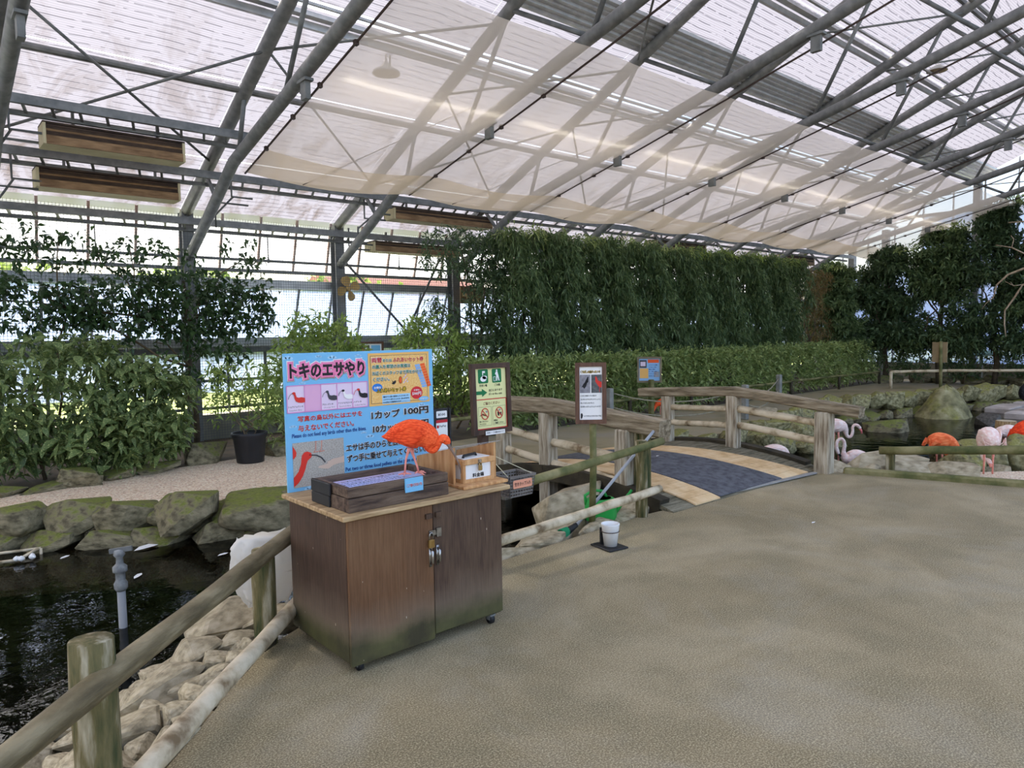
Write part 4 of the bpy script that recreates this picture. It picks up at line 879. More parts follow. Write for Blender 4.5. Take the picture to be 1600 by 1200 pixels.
Ft = Face((a0+.032, b0+.037, c0+.086), (1, 0, 0), (0, 1, 0)); Ft.rect('printed_sheet', 0, 0, a1-a0-.069, b1-b0-.074, SHEET, ty, 1)
for i in range(7): Ft.text(('エサやりの時は鳥にさわらないでください', 'Please do not touch the birds', '手のひらを広げて与えてください', 'エサはこのなかに入れないでください', '小さなお子さまは大人といっしょに', 'Keep your palm open', 'トキの口ばしは長いのでご注意ください')[i], .02+.01*(i % 3), .03+.036*i, .016, NAVY if i % 2 else BLACK, ty, .40-.05*(i % 3), .01)
Fb = Face((1.86, b0+.004, c0+.052), (1, 0, 0), (0, 0, 1)); 
MB().box((1.86, b0-.004, c0+.05), (1.965, b0+.0035, c1+.004)).build('blue_label', SKYB, ty)
Fb2 = Face((1.86, b0-.004, c0+.05), (1, 0, 0), (0, 0, 1)); Fb2.text('ここで食べさせないでね', .008, .026, .017, WHITE, ty, .09, .06, 1); Fb2.text('ここで食べさせないでね', .008, .026, .017, RED, ty, .09, .02, 2)
# ------------------------------------------------------------------ payment box, its shelter
PINE = mat('pine_board', srgb(176, 124, 76), srgb(200, 152, 100), 5, .6, .15, 30, stretch=(6, 6, .8), c3=srgb(212, 168, 118))
sh = thing('box_shelter', 'open pine shelter with a clear sloping roof around the payment box', 'shelter', (2.4, 3.2, ZT))
MB().box((2.235, 3.0, ZT), (2.545, 3.46, ZT+.017), bev=.003).build('base_board', PINE, sh)
def sideboard(x):
    MB().add([(x+d, y, z) for d in (0, .014) for y, z in ((3.10, ZT+.017), (3.46, ZT+.017), (3.46, .90), (3.10, .985))], [(3, 2, 1, 0), (4, 5, 6, 7), (0, 1, 5, 4), (1, 2, 6, 5), (2, 3, 7, 6), (3, 0, 4, 7)]).build('side_board', PINE, sh)
sideboard(2.24); sideboard(2.525)
ACR = sheet_mat('clear_acrylic', srgb(220, 222, 224), .78, .2)
MB().add([(2.23, 3.07, .994), (2.55, 3.07, .994), (2.55, 3.47, .9), (2.23, 3.47, .9), (2.23, 3.07, .998), (2.55, 3.07, .998), (2.55, 3.47, .904), (2.23, 3.47, .904)], [(3, 2, 1, 0), (4, 5, 6, 7), (0, 1, 5, 4), (1, 2, 6, 5), (2, 3, 7, 6), (3, 0, 4, 7)]).build('clear_roof', ACR, sh)
pb = thing('payment_box', 'white panelled wooden payment box with a brass padlock', 'box', (2.4, 3.17, ZT+.017))
u0, u1, v0, v1, w0, w1 = 2.285, 2.505, 3.075, 3.235, ZT+.017, .915
MB().box((u0+.008, v0+.008, w0), (u1-.008, v1-.008, w1-.03)).build('white_panel', WHITEP, pb)
for x in (u0, u1-.02):
    for y in (v0, v1-.02): MB().box((x, y, w0), (x+.02, y+.02, w1-.032)).build('corner_post', PINE, pb)
MB().box((u0+.02, v0, w0), (u1-.02, v0+.012, w0+.018)).build('bottom_rail', PINE, pb); MB().box((u0, v0+.02, w0), (u0+.012, v1-.02, w0+.018)).build('bottom_rail', PINE, pb)
ld = MB().box((u0-.004, v0-.004, w1-.031), (u1+.004, v1+.004, w1-.002), bev=.003).build('lid', PINE, pb)
MB().box((u0+.02, v0+.016, w1-.002), (u1-.02, v1-.016, w1+.001)).build('lid_panel', WHITEP, ld)
MB().tube([(u0+.04, v0+.05, w1), (u0+.045, v0+.05, w1+.013), (u1-.075, v0+.075, w1+.013), (u1-.07, v0+.075, w1)], .008, 8).build('handle', BLACKP, ld, True)
MB().box((2.388, v0-.007, .876), (2.408, v0-.003, .908)).lathe([(.008, 0), (.008, .012)], (2.398, v0-.01, .895), 12).build('hasp', CHROME, pb)
MB().box((2.387, v0-.016, .846), (2.411, v0-.004, .874), bev=.003).tube([(2.391, v0-.010, .872), (2.392, v0-.010, .884), (2.399, v0-.010, .89), (2.406, v0-.010, .884), (2.407, v0-.010, .872)], .003, 8).build('padlock', BRASS, pb)
Fp = Face((2.285, v0+.008, w0), (1, 0, 0), (0, 0, 1)); Fp.rect('name_label', .065, .018, .165, .05, WHITE, pb, 2); Fp.text('料金箱', .072, .024, .022, BLACK, pb, .078, .035, 3)
# ------------------------------------------------------------------ cashless payment card stand
ps = thing('payment_stand', 'black framed cashless payment card standing beside the blue board', 'sign', (2.6, 3.72, .0))
MB().box((2.50, 3.722, .42), (2.675, 3.735, 1.128), bev=.004).build('backing', BLACKP, ps); 
for x in (2.50, 2.662): MB().box((x, 3.715, .42), (x+.013, 3.722, 1.128)).build('frame_side', BLACKP, ps)
for x in (2.51, 2.65): MB().box((x, 3.726, -.1), (x+.016, 3.74, .45)).build('leg', BLACKP, ps)
Fq = Face((2.50, 3.722, .42), (1, 0, 0), (0, 0, 1)); Fq.rrect('top_card', .065, .648, .148, .692, .006, WHITE, ps, 2); Fq.text('¥100', .078, .66, .018, DGREY, ps, .055, .02, 3)
Fq.rect('card', .062, .43, .150, .635, WHITE, ps, 2); Fq.rect('card_band', .062, .616, .150, .635, RED, ps, 3); Fq.text('PayPay', .088, .585, .016, DGREY, ps, .05, .02, 3); Fq.rrect('card_mark', .067, .583, .083, .601, .003, RED, ps, 3)
# ------------------------------------------------------------------ hanging basket
BASKET = mat('grey_brown_plastic', srgb(104, 98, 94), srgb(124, 118, 112), 6, .5)
bk = thing('plastic_basket', 'grey plastic basket with a pink label hung beside the cabinet', 'basket', (3.05, 3.54, .535))
q0 = [(2.935, 3.64), (2.935, 3.45), (3.16, 3.45), (3.16, 3.64)]   # rim corners
ctr = Vector((3.048, 3.545)); q1 = [tuple(ctr+(Vector(p)-ctr)*.86) for p in q0]
zt_, zb_ = .665, .535
def wall_grid(pa, pb_, pc, pd, nx_, nz_):
    mm = MB(); A, B, C_, D_ = Vector((*pa, zt_)), Vector((*pb_, zt_)), Vector((*pc, zb_)), Vector((*pd, zb_))
    for i in range(nx_+1): mm.beam(A.lerp(B, i/nx_), D_.lerp(C_, i/nx_), .007, .005)
    for j in range(nz_+1): mm.beam(A.lerp(D_, j/nz_), B.lerp(C_, j/nz_), .005, .009)
    return mm
for i in range(4): 
    j = (i+1) % 4; L = (Vector(q0[i])-Vector(q0[j])).length
    wall_grid(q0[i], q0[j], q1[j], q1[i], int(L/.0235), 6).build('side', BASKET, bk)
    MB().beam((*q0[i], zt_), (*q0[j], zt_), .02, .014).build('rim', BASKET, bk)
mm = MB()
for i in range(9): mm.beam(Vector((*q1[0], zb_)).lerp(Vector((*q1[1], zb_)), i/8), Vector((*q1[3], zb_)).lerp(Vector((*q1[2], zb_)), i/8), .008, .005); mm.beam(Vector((*q1[0], zb_)).lerp(Vector((*q1[3], zb_)), i/8), Vector((*q1[1], zb_)).lerp(Vector((*q1[2], zb_)), i/8), .008, .005)
mm.build('base', BASKET, bk)
A = Vector((*q0[1], 0)); B = Vector((*q0[2], 0)); d_ = (B-A).normalized(); nn_ = d_.cross(Vector((0, 0, 1))); Fk = Face(A+d_*.03+Vector((0, 0, .59))+nn_*.002, d_, (0, 0, 1))
Fk.rrect('pink_label', 0, 0, .165, .055, .008, mat('salmon_label', srgb(232, 160, 128)), bk, 2); Fk.text('空きカップ入れ', .013, .016, .024, BLACK, bk, .14, .02, 3)
MB().tube(catenary((2.94, 3.46, .665), (2.98, 3.76, .80), -.0, 4), .003, 5).tube([(3.15, 3.46, .665), (3.04, 3.7, .76), (2.98, 3.76, .80)], .003, 5).build('cord', mat('pale_cord', srgb(196, 190, 160)), bk, True)
# ------------------------------------------------------------------ framed signs
FRAMEW = mat('dark_frame_wood', srgb(58, 42, 34), srgb(84, 62, 48), 6, .7, .3, 30, stretch=(5, 5, 1)); FRAMEB = mat('brown_frame_wood', srgb(84, 56, 42), srgb(106, 76, 58), 6, .7, .3, 30, stretch=(5, 5, 1))
def framed(root, o, r, u, W_, H_, t, dep, mf, face):
    o, r, u = Vector(o), Vector(r).normalized(), Vector(u).normalized(); n_ = r.cross(u)
    def bar(x0, y0, x1, y1, nm):
        vs = [o+r*x+u*y+n_*z for z in (-dep, 0) for x, y in ((x0, y0), (x1, y0), (x1, y1), (x0, y1))]
        MB().add(vs, [(3, 2, 1, 0), (4, 5, 6, 7), (0, 1, 5, 4), (1, 2, 6, 5), (2, 3, 7, 6), (3, 0, 4, 7)]).build(nm, mf, root)
    bar(0, 0, t, H_, 'frame_side'); bar(W_-t, 0, W_, H_, 'frame_side'); bar(t, H_-t, W_-t, H_, 'frame_top'); bar(t, 0, W_-t, t, 'frame_bottom')
    vs = [o+r*x+u*y+n_*z for z in (-dep*.9, -dep*.45) for x, y in ((t, t), (W_-t, t), (W_-t, H_-t), (t, H_-t))]
    MB().add(vs, [(3, 2, 1, 0), (4, 5, 6, 7)]).build('face', face, root)
    return Face(o-n_*dep*.45, r, u)
ws = thing('hand_washing_sign', 'pale yellow sign in a dark wooden frame with green pictograms and arrow', 'sign', (3.0, 3.76, 0))
F = framed(ws, (2.866, 3.72, .922), (1, 0, 0), (-.03, 0, 1), .335, .478, .033, .03, FRAMEW, CREAM)
MB().box((2.955, 3.755, -.15), (3.02, 3.81, 1.0), bev=.006).build('post', FRAMEW, ws)
F.rrect('green_tile', .062, .345, .148, .440, .01, GREEN, ws, 2); F.rrect('green_tile', .182, .345, .264, .440, .01, GREEN, ws, 2)
F.ell('hand_pictogram', .106, .375, .026, .019, WHITE, ws, 3); F.ell('hand_pictogram', .118, .385, .02, .012, WHITE, ws, 3); F.rect('tap_pictogram', .098, .415, .122, .428, WHITE, ws, 3); F.rect('tap_pictogram', .098, .402, .105, .416, WHITE, ws, 3); F.ell('drop_pictogram', .101, .396, .003, .005, WHITE, ws, 3, 10)
F.ell('person_pictogram', .224, .428, .007, .007, WHITE, ws, 3, 14); F.poly('person_pictogram', [(.216, .42), (.23, .421), (.238, .395), (.247, .357), (.238, .357), (.230, .385), (.226, .357), (.218, .357), (.218, .395), (.208, .405), (.204, .4), (.21, .408)], WHITE, ws, 3); F.frame('bin_pictogram', .194, .357, .211, .385, .003, WHITE, ws, 3)
F.text('手洗い場', .07, .322, .016, BLACK, ws, .066, .015, 2); F.text('ごみ箱', .2, .322, .016, BLACK, ws, .05, .015, 2)
F.poly('arrow', [(.040, .270), (.09, .270), (.09, .255), (.135, .282), (.09, .309), (.09, .294), (.040, .294)], GREEN, ws, 2)
F.text('出口にあります', .150, .287, .017, BLACK, ws, .118, .015, 2); F.text("It's at the exit.", .150, .264, .015, BLACK, ws, .118, .01, 2)
F.frame('red_border', .036, .036, .298, .236, .006, RED, ws, 2); F.text('ご協力ください', .098, .198, .02, mat('dark_red_ink', srgb(120, 40, 30)), ws, .142, .015, 2)
for x, t1, t2 in ((.052, '鳥にさわらない', 'でください'), (.176, '飲食は', 'ご遠慮ください')):
    F.frame('tile_border', x, .058, x+.112, .185, .0015, DGREY, ws, 2)
    F.ring('prohibition_ring', x+.056, .138, .034, .04, .006, RED, ws, 5); F.line('prohibition_bar', [(x+.033, .164), (x+.079, .112)], .006, RED, ws, 5)
    F.text(t1, x+.008, .081, .013, BLACK, ws, .074 if x < .1 else .034, .012, 2); F.text(t2, x+.008, .063, .013, BLACK, ws, .056 if x < .1 else .086, .012, 2)
F.poly('hand_pictogram', [(.06, .125), (.085, .13), (.1, .125), (.118, .122), (.122, .13), (.105, .135), (.09, .142), (.07, .132)], mat('brown_print', srgb(110, 80, 50)), ws, 3); F.ell('bird_pictogram', .122, .152, .009, .007, GREY, ws, 3, 12)
F.poly('cup_pictogram', [(.216, .143), (.234, .14), (.231, .116), (.219, .118)], BLACK, ws, 3); F.poly('cup_pictogram', [(.24, .14), (.252, .143), (.250, .12), (.24, .118)], BLACK, ws, 3); F.ell('food_pictogram', .236, .157, .008, .008, GREY, ws, 3, 12)
Fn = Face(F.o+F.n*.0165, F.r, F.u); Fn.rect('paper_note', .095, -.006, .265, .022, WHITE, ws, 1); Fn.text('手洗い・ごみ箱は出口です', .105, .003, .012, DGREY, ws, .15, .015, 2)
isg = thing('ibis_notice', 'white notice with black and red bird photos on a leaning post', 'sign', (4.3, 3.98, 0))
rr_ = Vector((.76, -.65, 0)); o_ = Vector((4.183, 4.062, .845))
F = framed(isg, o_, rr_, (.035, .03, 1), .255, .505, .034, .03, FRAMEB, WHITE)
MB().tube([(4.285, 3.985, -.05), (4.315, 3.99, .5), (4.33, 4.01, .98)], .028, 10, jit=.06).build('post', LOGM, isg, True)
F.text('くちばしの曲がったトキ', .045, .418, .022, YEL, isg, .16, .09, 2); F.text('くちばしの曲がったトキ', .045, .418, .022, BLACK, isg, .16, .03, 3)
F.rect('bird_photo', .038, .255, .124, .405, mat('grey_photo', srgb(120, 118, 122), srgb(150, 148, 154), 30), isg, 2); F.rect('bird_photo', .132, .255, .218, .405, mat('dark_photo', srgb(70, 72, 74), srgb(104, 106, 104), 40), isg, 2)
F.poly('bird_print', [(.05, .3), (.06, .305), (.075, .29), (.09, .31), (.1, .345), (.1, .385), (.106, .392), (.11, .385), (.108, .345), (.1, .355), (.085, .35), (.068, .33)], BLACK, isg, 3); F.line('leg_print', [(.086, .3), (.088, .26)], .003, GREY, isg, 3)
F.poly('bird_print', [(.165, .35), (.175, .335), (.19, .31), (.205, .3), (.218, .3), (.218, .345), (.2, .35), (.185, .358), (.18, .375), (.172, .392), (.164, .385), (.166, .365)], SCAR, isg, 3); F.line('leg_print', [(.2, .305), (.2, .262)], .004, SCAR, isg, 3)
for i, tx in enumerate(('くちばしが曲がっている鳥たち', '水の中のエサをさがしやすいように', '長いくちばしになりました', '足が赤いのがショウジョウトキです')): F.text(tx, .044, .225-.03*i, .014, BLACK, isg, (.13, .165, .11, .165)[i], .015, 2)
F.text('※くちばしにさわらないでね', .072, .058, .014, BLACK, isg, .14, .015, 2); F.poly('bird_print', [(.044, .05), (.05, .04), (.057, .05), (.062, .07), (.057, .085), (.05, .09), (.044, .08)], BLACK, isg, 2)
bsn = thing('blue_notice', 'small pale blue poster in a wooden frame on a post behind the bridge', 'sign', (10.3, 8.08, 0))
F = framed(bsn, (10.2, 8.33, .66), (.62, -.785, 0), (0, 0, 1), .44, .47, .035, .04, mat('grey_frame_wood', srgb(110, 100, 80), srgb(132, 122, 100), 6, .8), mat('poster_blue', srgb(140, 184, 226)))
MB().box((10.27, 8.06, -.05), (10.36, 8.14, .72), bev=.01).build('post', LOGM, bsn)
F.rect('photo', .045, .08, .2, .26, TAN, bsn, 2); F.rect('photo', .045, .27, .17, .41, DGREY, bsn, 2); F.rect('title_band', .19, .36, .39, .42, ORNG, bsn, 2); F.rect('photo', .3, .1, .39, .2, GREY, bsn, 2); F.rect('photo', .06, .3, .15, .38, LILAC, bsn, 3)
for i in range(6): F.text(('エサやり体験', 'ふれあい広場', '園内のご案内', 'トキ舎', 'フラミンゴ池', 'お知らせ')[i], .21, .31-.04*i, .022, NAVY, bsn, .15-.02*(i % 3), .02, 2)
sp = thing('photo_notice', 'framed bird photo notice peeping over the top of the blue board', 'sign', (5.8, 10.4, 0))
F = framed(sp, (5.6, 10.36, 1.08), (1, 0, 0), (0, 0, 1), .52, .42, .035, .03, FRAMEB, WHITE); MB().box((5.83, 10.38, -.05), (5.9, 10.45, 1.1)).build('post', LOGM, sp)
F.rect('photo', .05, .2, .26, .36, DGREY, sp, 2); F.rect('photo', .29, .2, .46, .36, SKYB, sp, 2); F.ell('bird_print', .12, .29, .035, .03, SCAR, sp, 3, 14); F.ell('bird_print', .21, .31, .03, .02, WHITE, sp, 3, 14)
bn = thing('sign_back', 'back of a brown wooden notice on a pole in front of the far rail', 'sign', (17.9, 5.82, 0))
MB().box((17.8, 5.70, .78), (17.84, 6.0, 1.24)).build('board', mat('tan_sign_back', srgb(140, 120, 88), srgb(158, 138, 104), 5, .8), bn); MB().tube([(17.78, 5.8, -.05), (17.78, 5.82, 1.26)], .035, 8).build('post', LOGM, bn, True)
ex = thing('toilet_sign', 'small tan toilet direction sign with an arrow beside the third post', 'sign', (8.7, 11.3, 2.2))
MB().box((8.42, 11.28, 2.2), (8.98, 11.31, 2.54)).build('board', mat('brown_sign_board', srgb(116, 92, 62), srgb(136, 110, 76), 5, .7), ex)
F = Face((8.42, 11.28, 2.2), (1, 0, 0), (0, 0, 1)); PT = ink('pale_tan_ink', srgb(214, 186, 130)); F.poly('arrow', [(.04, .14), (.14, .14), (.14, .08), (.24, .17), (.14, .26), (.14, .2), (.04, .2)], PT, ex, 2)
F.rrect('symbol_panel', .29, .04, .54, .3, .03, PT, ex, 2)
for x, c_ in ((.36, mat('brown_ink2', srgb(120, 84, 50))), (.47, mat('brown_ink2', srgb(120, 84, 50)))):
    F.ell('person_pictogram', x, .245, .022, .022, c_, ex, 3, 14); F.poly('person_pictogram', [(x-.03, .21), (x-.03, .14), (x-.015, .14), (x-.015, .06), (x+.015, .06), (x+.015, .14), (x+.03, .14), (x+.03, .21)], c_, ex, 3)
fn = thing('wall_fan', 'tan four bladed propeller fan fixed to the second wall post', 'fan', (6.05, 11.4, 2.43))
FANM = mat('tan_fan_paint', srgb(176, 140, 74), srgb(198, 164, 96), 8, .6)
for k in range(4):
    a = R(20+90*k); vs = []
    for t_, w_ in ((.04, .02), (.09, .06), (.15, .085), (.2, .07), (.22, .03)):
        for sgn in (-1, 1): vs.append((6.05+cos(a)*t_-sin(a)*w_*sgn, 11.38+.018*sgn, 2.43+sin(a)*t_+cos(a)*w_*sgn))
    n0 = len(vs); vs += [(x, y+.006, z) for x, y, z in vs]
    fs = [(2*i, 2*i+1, 2*i+3, 2*i+2) for i in range(4)] + [(n0+2*i+2, n0+2*i+3, n0+2*i+1, n0+2*i) for i in range(4)]
    MB().add(vs, fs).build('blade', FANM, fn, True)
MB().tube([(6.05, 11.345, 2.43), (6.05, 11.42, 2.43)], .04, 16).build('hub', FANM, fn, True); MB().tube([(6.05, 11.42, 2.43), (6.05, 11.5, 2.43)], .055, 16).build('motor', STEELD, fn, True)
# ------------------------------------------------------------------ small things on the floor
GRNP = mat('green_plastic', srgb(40, 160, 70), srgb(54, 178, 84), 4, .4)
wc = thing('watering_can', 'green plastic watering can behind the mossy sign post', 'can', (4.52, 4.12, -.08))
MB().lathe([(.10, 0), (.135, .02), (.13, .16), (.118, .19), (.10, .2)], (4.52, 4.10, -.03), 24, sx=1.1).lathe([(.09, .2), (.08, .195)], (4.52, 4.10, -.03), 24, sx=1.1).build('body', GRNP, wc, True)
MB().tube([(4.40, 4.16, .12), (4.39, 4.16, .2), (4.46, 4.13, .24), (4.56, 4.1, .22), (4.6, 4.09, .14)], .014, 8).build('handle', GRNP, wc, True)
MB().tube([(4.62, 4.05, .0), (4.7, 4.0, .12), (4.77, 3.96, .22)], [.02, .015, .012], 10).build('spout', GRNP, wc, True)
bp_ = thing('deck_brush', 'grey poled brush with green bristles leaning on the bridge rail end', 'brush', (4.1, 4.1, -.05))
MB().tube([(5.10, 3.98, .70), (4.14, 4.02, .02)], .014, 10).build('pole', mat('grey_pole', srgb(168, 172, 178)), bp_, True); MB().tube([(4.14, 4.02, .02), (4.03, 4.04, -.03)], [.02, .035], 10).build('head', BLACKP, bp_, True)
m = MB()
for k in range(26): a = 2*pi*k/26; m.tube([(4.05, 4.04+.03*cos(a), -.02+.03*sin(a)), (3.985, 4.05+.05*cos(a), -.05+.05*sin(a))], .006, 4)
stuff(m.build('bristles', mat('green_bristle', srgb(20, 140, 90)), bp_))
cs = thing('cup_stand', 'white cup in a wire ring on a black floor plate', 'stand', (3.92, 3.47, 0))
M_ = MB().box((3.83, 3.36, .002), (4.01, 3.585, .014), rot=('Z', R(-8)), bev=.003).build('plate', BLACKP, cs)
MB().lathe([(.048, .016), (.066, .165), (.069, .175), (.069, .182), (.062, .182), (.058, .16), (.044, .024), (0, .022)], (3.92, 3.46, 0), 28).build('cup', WHITEP, cs, True)
MB().tube([(3.92+.066*cos(2*pi*k/20), 3.46+.066*sin(2*pi*k/20), .125) for k in range(21)], .003, 6).build('wire_ring', CABLE, cs, True)
MB().box((3.895, 3.53, .012), (3.925, 3.545, .14)).build('upright', BLACKP, cs)
# bag, pond fittings
BAGM = sheet_mat('white_bag_plastic', srgb(238, 236, 230), .06, .45)
m = MB(); nu, nv = 64, 40; vs = []
for j in range(nv+1):
    v = j/nv
    for i in range(nu):
        u = 2*pi*i/nu; q = Vector((cos(u)*1.4, sin(u)*1.4, v*2.2))
        rad = .19*(.35+.65*sin(pi*(.16+.74*(1-v)))) + .035*mnoise.noise(q*1.2) + .022*abs(mnoise.noise(q*3.1+Vector((4, 0, 0)))) + .012*mnoise.noise(q*7)
        hem = .05*mnoise.noise(Vector((cos(u)*1.5+5, sin(u)*1.5, 0)))*(1-v) if v < .5 else .03*mnoise.noise(Vector((cos(u)*2+9, sin(u)*2, 0)))*v
        vs.append((1.55+rad*cos(u)*1.0-.05*v, 3.98+rad*sin(u)*.55-.05*v, .06+.42*v+hem))
m.add(vs, [(j*nu+i, j*nu+(i+1) % nu, (j+1)*nu+(i+1) % nu, (j+1)*nu+i) for j in range(nv) for i in range(nu)] + [list(range(nv*nu, (nv+1)*nu))])
tag(m.build('plastic_bag', BAGM, None, True), 'crumpled white plastic bag hung behind the front log fence', 'bag')
t_ = thing('pond_nozzle', 'grey pipe nozzle sticking up out of the left pond', 'pipe', (1.02, 5.17, -.3))
MB().tube([(1.02, 5.17, -.75), (1.02, 5.17, -.05)], .026, 12).build('pipe', mat('grey_pvc', srgb(140, 142, 144)), t_, True)
MB().lathe([(.03, 0), (.042, .02), (.042, .05), (.03, .07), (.03, .12), (.045, .13), (.045, .16), (.024, .18), (.02, .22), (.036, .24), (.03, .27), (0, .28)], (1.02, 5.17, -.05), 16).build('nozzle', mat('grey_fitting', srgb(110, 112, 112), srgb(140, 142, 140), 30), t_, True); MB().beam((.97, 5.2, .215), (1.09, 5.13, .23), .02, .03).build('spray_bar', STEELD, t_)
t_ = thing('stick_frame', 'small frame of sticks with white clumps at the left pond edge', 'frame', (.6, 7.5, -.3))
for a, b in (((.2, 7.75, -.27), (.86, 7.5, -.25)), ((.1, 7.5, -.28), (.72, 7.3, -.27)), ((.86, 7.5, -.25), (.86, 7.48, -.36)), ((.84, 7.5, -.25), (.7, 7.32, -.26))): MB().tube([a, b], .013, 6).build('stick', LOGW, t_, True)
m = MB()
for k in range(9): rr2 = random.uniform(.012, .03); m.lathe([(0, -rr2), (rr2*.8, -rr2*.5), (rr2, 0), (rr2*.8, rr2*.5), (0, rr2)], (.72+random.uniform(-.06, .12), 7.32+random.uniform(-.05, .05), -.26), 8)
stuff(m.build('white_clumps', WHITEP, t_, True))
def feather(lb, x, y, s_, rz):
    m = MB(); vs = [(-.1, 0, 0), (-.05, .03, .012), (.04, .035, .016), (.1, .008, .01), (.04, -.03, .01), (-.05, -.028, .006)]
    m.add([(a*s_, b*s_, c*s_) for a, b, c in vs], [(0, 1, 2, 3, 4, 5), (5, 4, 3, 2, 1, 0)]); o = m.build('feather', WHITEP); o.location = (x, y, -.294); o.rotation_euler = (0, 0, rz); tag(o, lb, 'feather')
feather('large white feather floating by the boulders of the left pond', 1.62, 7.0, 1.3, .2); feather('white feather floating left of the pipe nozzle', .32, 5.5, .8, -.3); feather('small white feather floating beyond the pipe nozzle', 1.35, 6.2, .6, .8)
feather('curled white feather floating near the plastic bag', 2.05, 6.3, .5, .1); feather('tiny white feather floating near the stick frame', 1.0, 7.2, .5, .5)
for i, (x, y) in enumerate(((5.62, 2.75), (6.35, 4.9))):
    m = MB().add([(-.03, 0, 0), (0, .012, .004), (.035, 0, .002), (0, -.01, .003)], [(0, 1, 2, 3)]); o = m.build('feather', WHITEP); o.location = (x, y, .004 if i == 0 else dz(y)+.022); tag(o, ('tiny white feather lying on the grey floor', 'tiny white feather lying on the charcoal bridge mat')[i], 'feather')
# black planter
pt = thing('planter_pot', 'big black plastic pot with thin leafy stems on the gravel', 'pot', (3.36, 9.1, 0))
MB().lathe([(.165, 0), (.17, .02), (.2, .3), (.215, .33), (.225, .36), (.225, .385), (.205, .385), (.19, .33), (.185, .29), (0, .28)], (3.36, 9.1, 0), 32).build('pot', BLACKP, pt, True)

# ------------------------------------------------------------------ birds
def feather_mat(name, c1, c2, c3, sc_=26, st=(1, 2.6, 2.6), bump=.5):
    t = NT(name); v = t.coords(st); x = t.n('ShaderNodeTexVoronoi'); x.inputs['Scale'].default_value = sc_; t.l(v, x.inputs['Vector'])
    g = t.noise(t.coords(), 9, 4)
    c = t.ramp(t.math('ADD', t.math('MULTIPLY', x.outputs['Distance'], .6), t.math('MULTIPLY', g, .55)), [(.3, c1), (.5, c2), (.75, c3)])
    t.l(c, t.b.inputs['Base Color']); t.b.inputs['Roughness'].default_value = .7; t.b.inputs['Specular IOR Level'].default_value = .2
    t.bump(x.outputs['Distance'], bump, .01); return t.m
SCF = feather_mat('scarlet_feathers', srgb(255, 118, 66), srgb(250, 100, 52), srgb(226, 72, 30), 60, (1, 2, 2), .25)
SCW = feather_mat('scarlet_wing_feathers', srgb(255, 108, 58), srgb(246, 88, 42), srgb(216, 62, 24), 44, (.6, 3, 3), .5)
LEGP = mat('pink_bird_leg', srgb(222, 136, 122), srgb(234, 160, 142), 40, .55)
BILL = mat('grey_brown_bill', srgb(92, 70, 58), srgb(140, 116, 100), 30, .45); EYE = mat('bird_eye', srgb(12, 10, 10), rough=.15)
PALEF = feather_mat('pale_pink_feathers', srgb(250, 234, 226), srgb(246, 224, 214), srgb(236, 200, 188), 16, (1, 2.5, 2.5), .35)
ORF = feather_mat('orange_feathers', srgb(250, 156, 104), srgb(244, 132, 80), srgb(228, 100, 54), 14, (1, 2.8, 2.8), .5)
REDOR = feather_mat('deep_orange_feathers', srgb(255, 96, 46), srgb(244, 76, 32), srgb(216, 58, 24), 14, (1, 2.8, 2.8), .5)
BLKF = feather_mat('black_feathers', srgb(28, 28, 32), srgb(20, 20, 23), srgb(40, 40, 44), 14)
PINKB = mat('pink_bill', srgb(226, 110, 110), srgb(236, 134, 130), 20, .4)
def place(o, loc, rz): o.location = loc; o.rotation_euler = (0, 0, rz); return o
# the scarlet ibis on the tray: x forward, z up, feet at the origin
k_ = .000356; I = lambda zx, zy, y=0: ((zx-690)*k_, y, (1035-zy)*k_)
m = MB(); m.smooth = True
loft(m, [(I(268, 478), .004, .004), (I(330, 462), .018, .012), (I(420, 440), .036, .034), (I(520, 430), .052, .054), (I(640, 430), .062, .071), (I(760, 440), .064, .074), (I(860, 468), .06, .072), (I(930, 520), .05, .066), (I(965, 590), .038, .05), (I(978, 648), .026, .031), (I(1010, 672), .021, .0225), (I(1050, 650), .0185, .019), (I(1082, 600), .0175, .018), (I(1110, 548), .018, .0185), (I(1150, 520), .0205, .0235), (I(1190, 535), .02, .024), (I(1222, 575), .0145, .018), (I(1240, 605), .008, .010)], 26, 6)
m.m = 1
for sx, pts in ((-1, [(672, 640), (655, 690), (620, 800), (608, 900), (598, 1010)]), (1, [(690, 650), (700, 740), (730, 830), (762, 930), (780, 1018)])):
    m.tube([I(a, b, sx*.022) for a, b in pts], [.012, .008, .0055, .005, .0055], 10)
for f, ts in (((598, 1012, -.022), ((505, 1035, -.03), (600, 1080, -.055), (690, 1066, -.02), (560, 1040, .02))), ((780, 1020, .022), ((735, 1052, .0), (890, 1048, .01), (915, 1150, -.075), (850, 1040, .05)))):
    for tx, ty_, tyy in ts: m.tube([I(f[0], f[1], f[2]), ((tx*.5+f[0]*.5-690)*k_, (f[2]+tyy)/2, .008), ((tx-690)*k_, tyy, .004)], [.0055, .005, .0028], 8)
m.m = 2
m.tube([I(1216, 580), I(1258, 650), I(1305, 730), I(1350, 820), I(1385, 910), I(1405, 985), I(1408, 1040)], [.0115, .0085, .0066, .0054, .0044, .0035, .0018], 10)
m.m = 3
for sx in (-1, 1): m.lathe([(0, -.0035), (.0035, 0), (0, .0035)], I(1185, 552, sx*.0205), 10)
ib = m.build('scarlet_ibis', [SCF, LEGP, BILL, EYE])
tag(ib, 'scarlet orange ibis standing on the feed tray with its long bill lowered', 'bird')
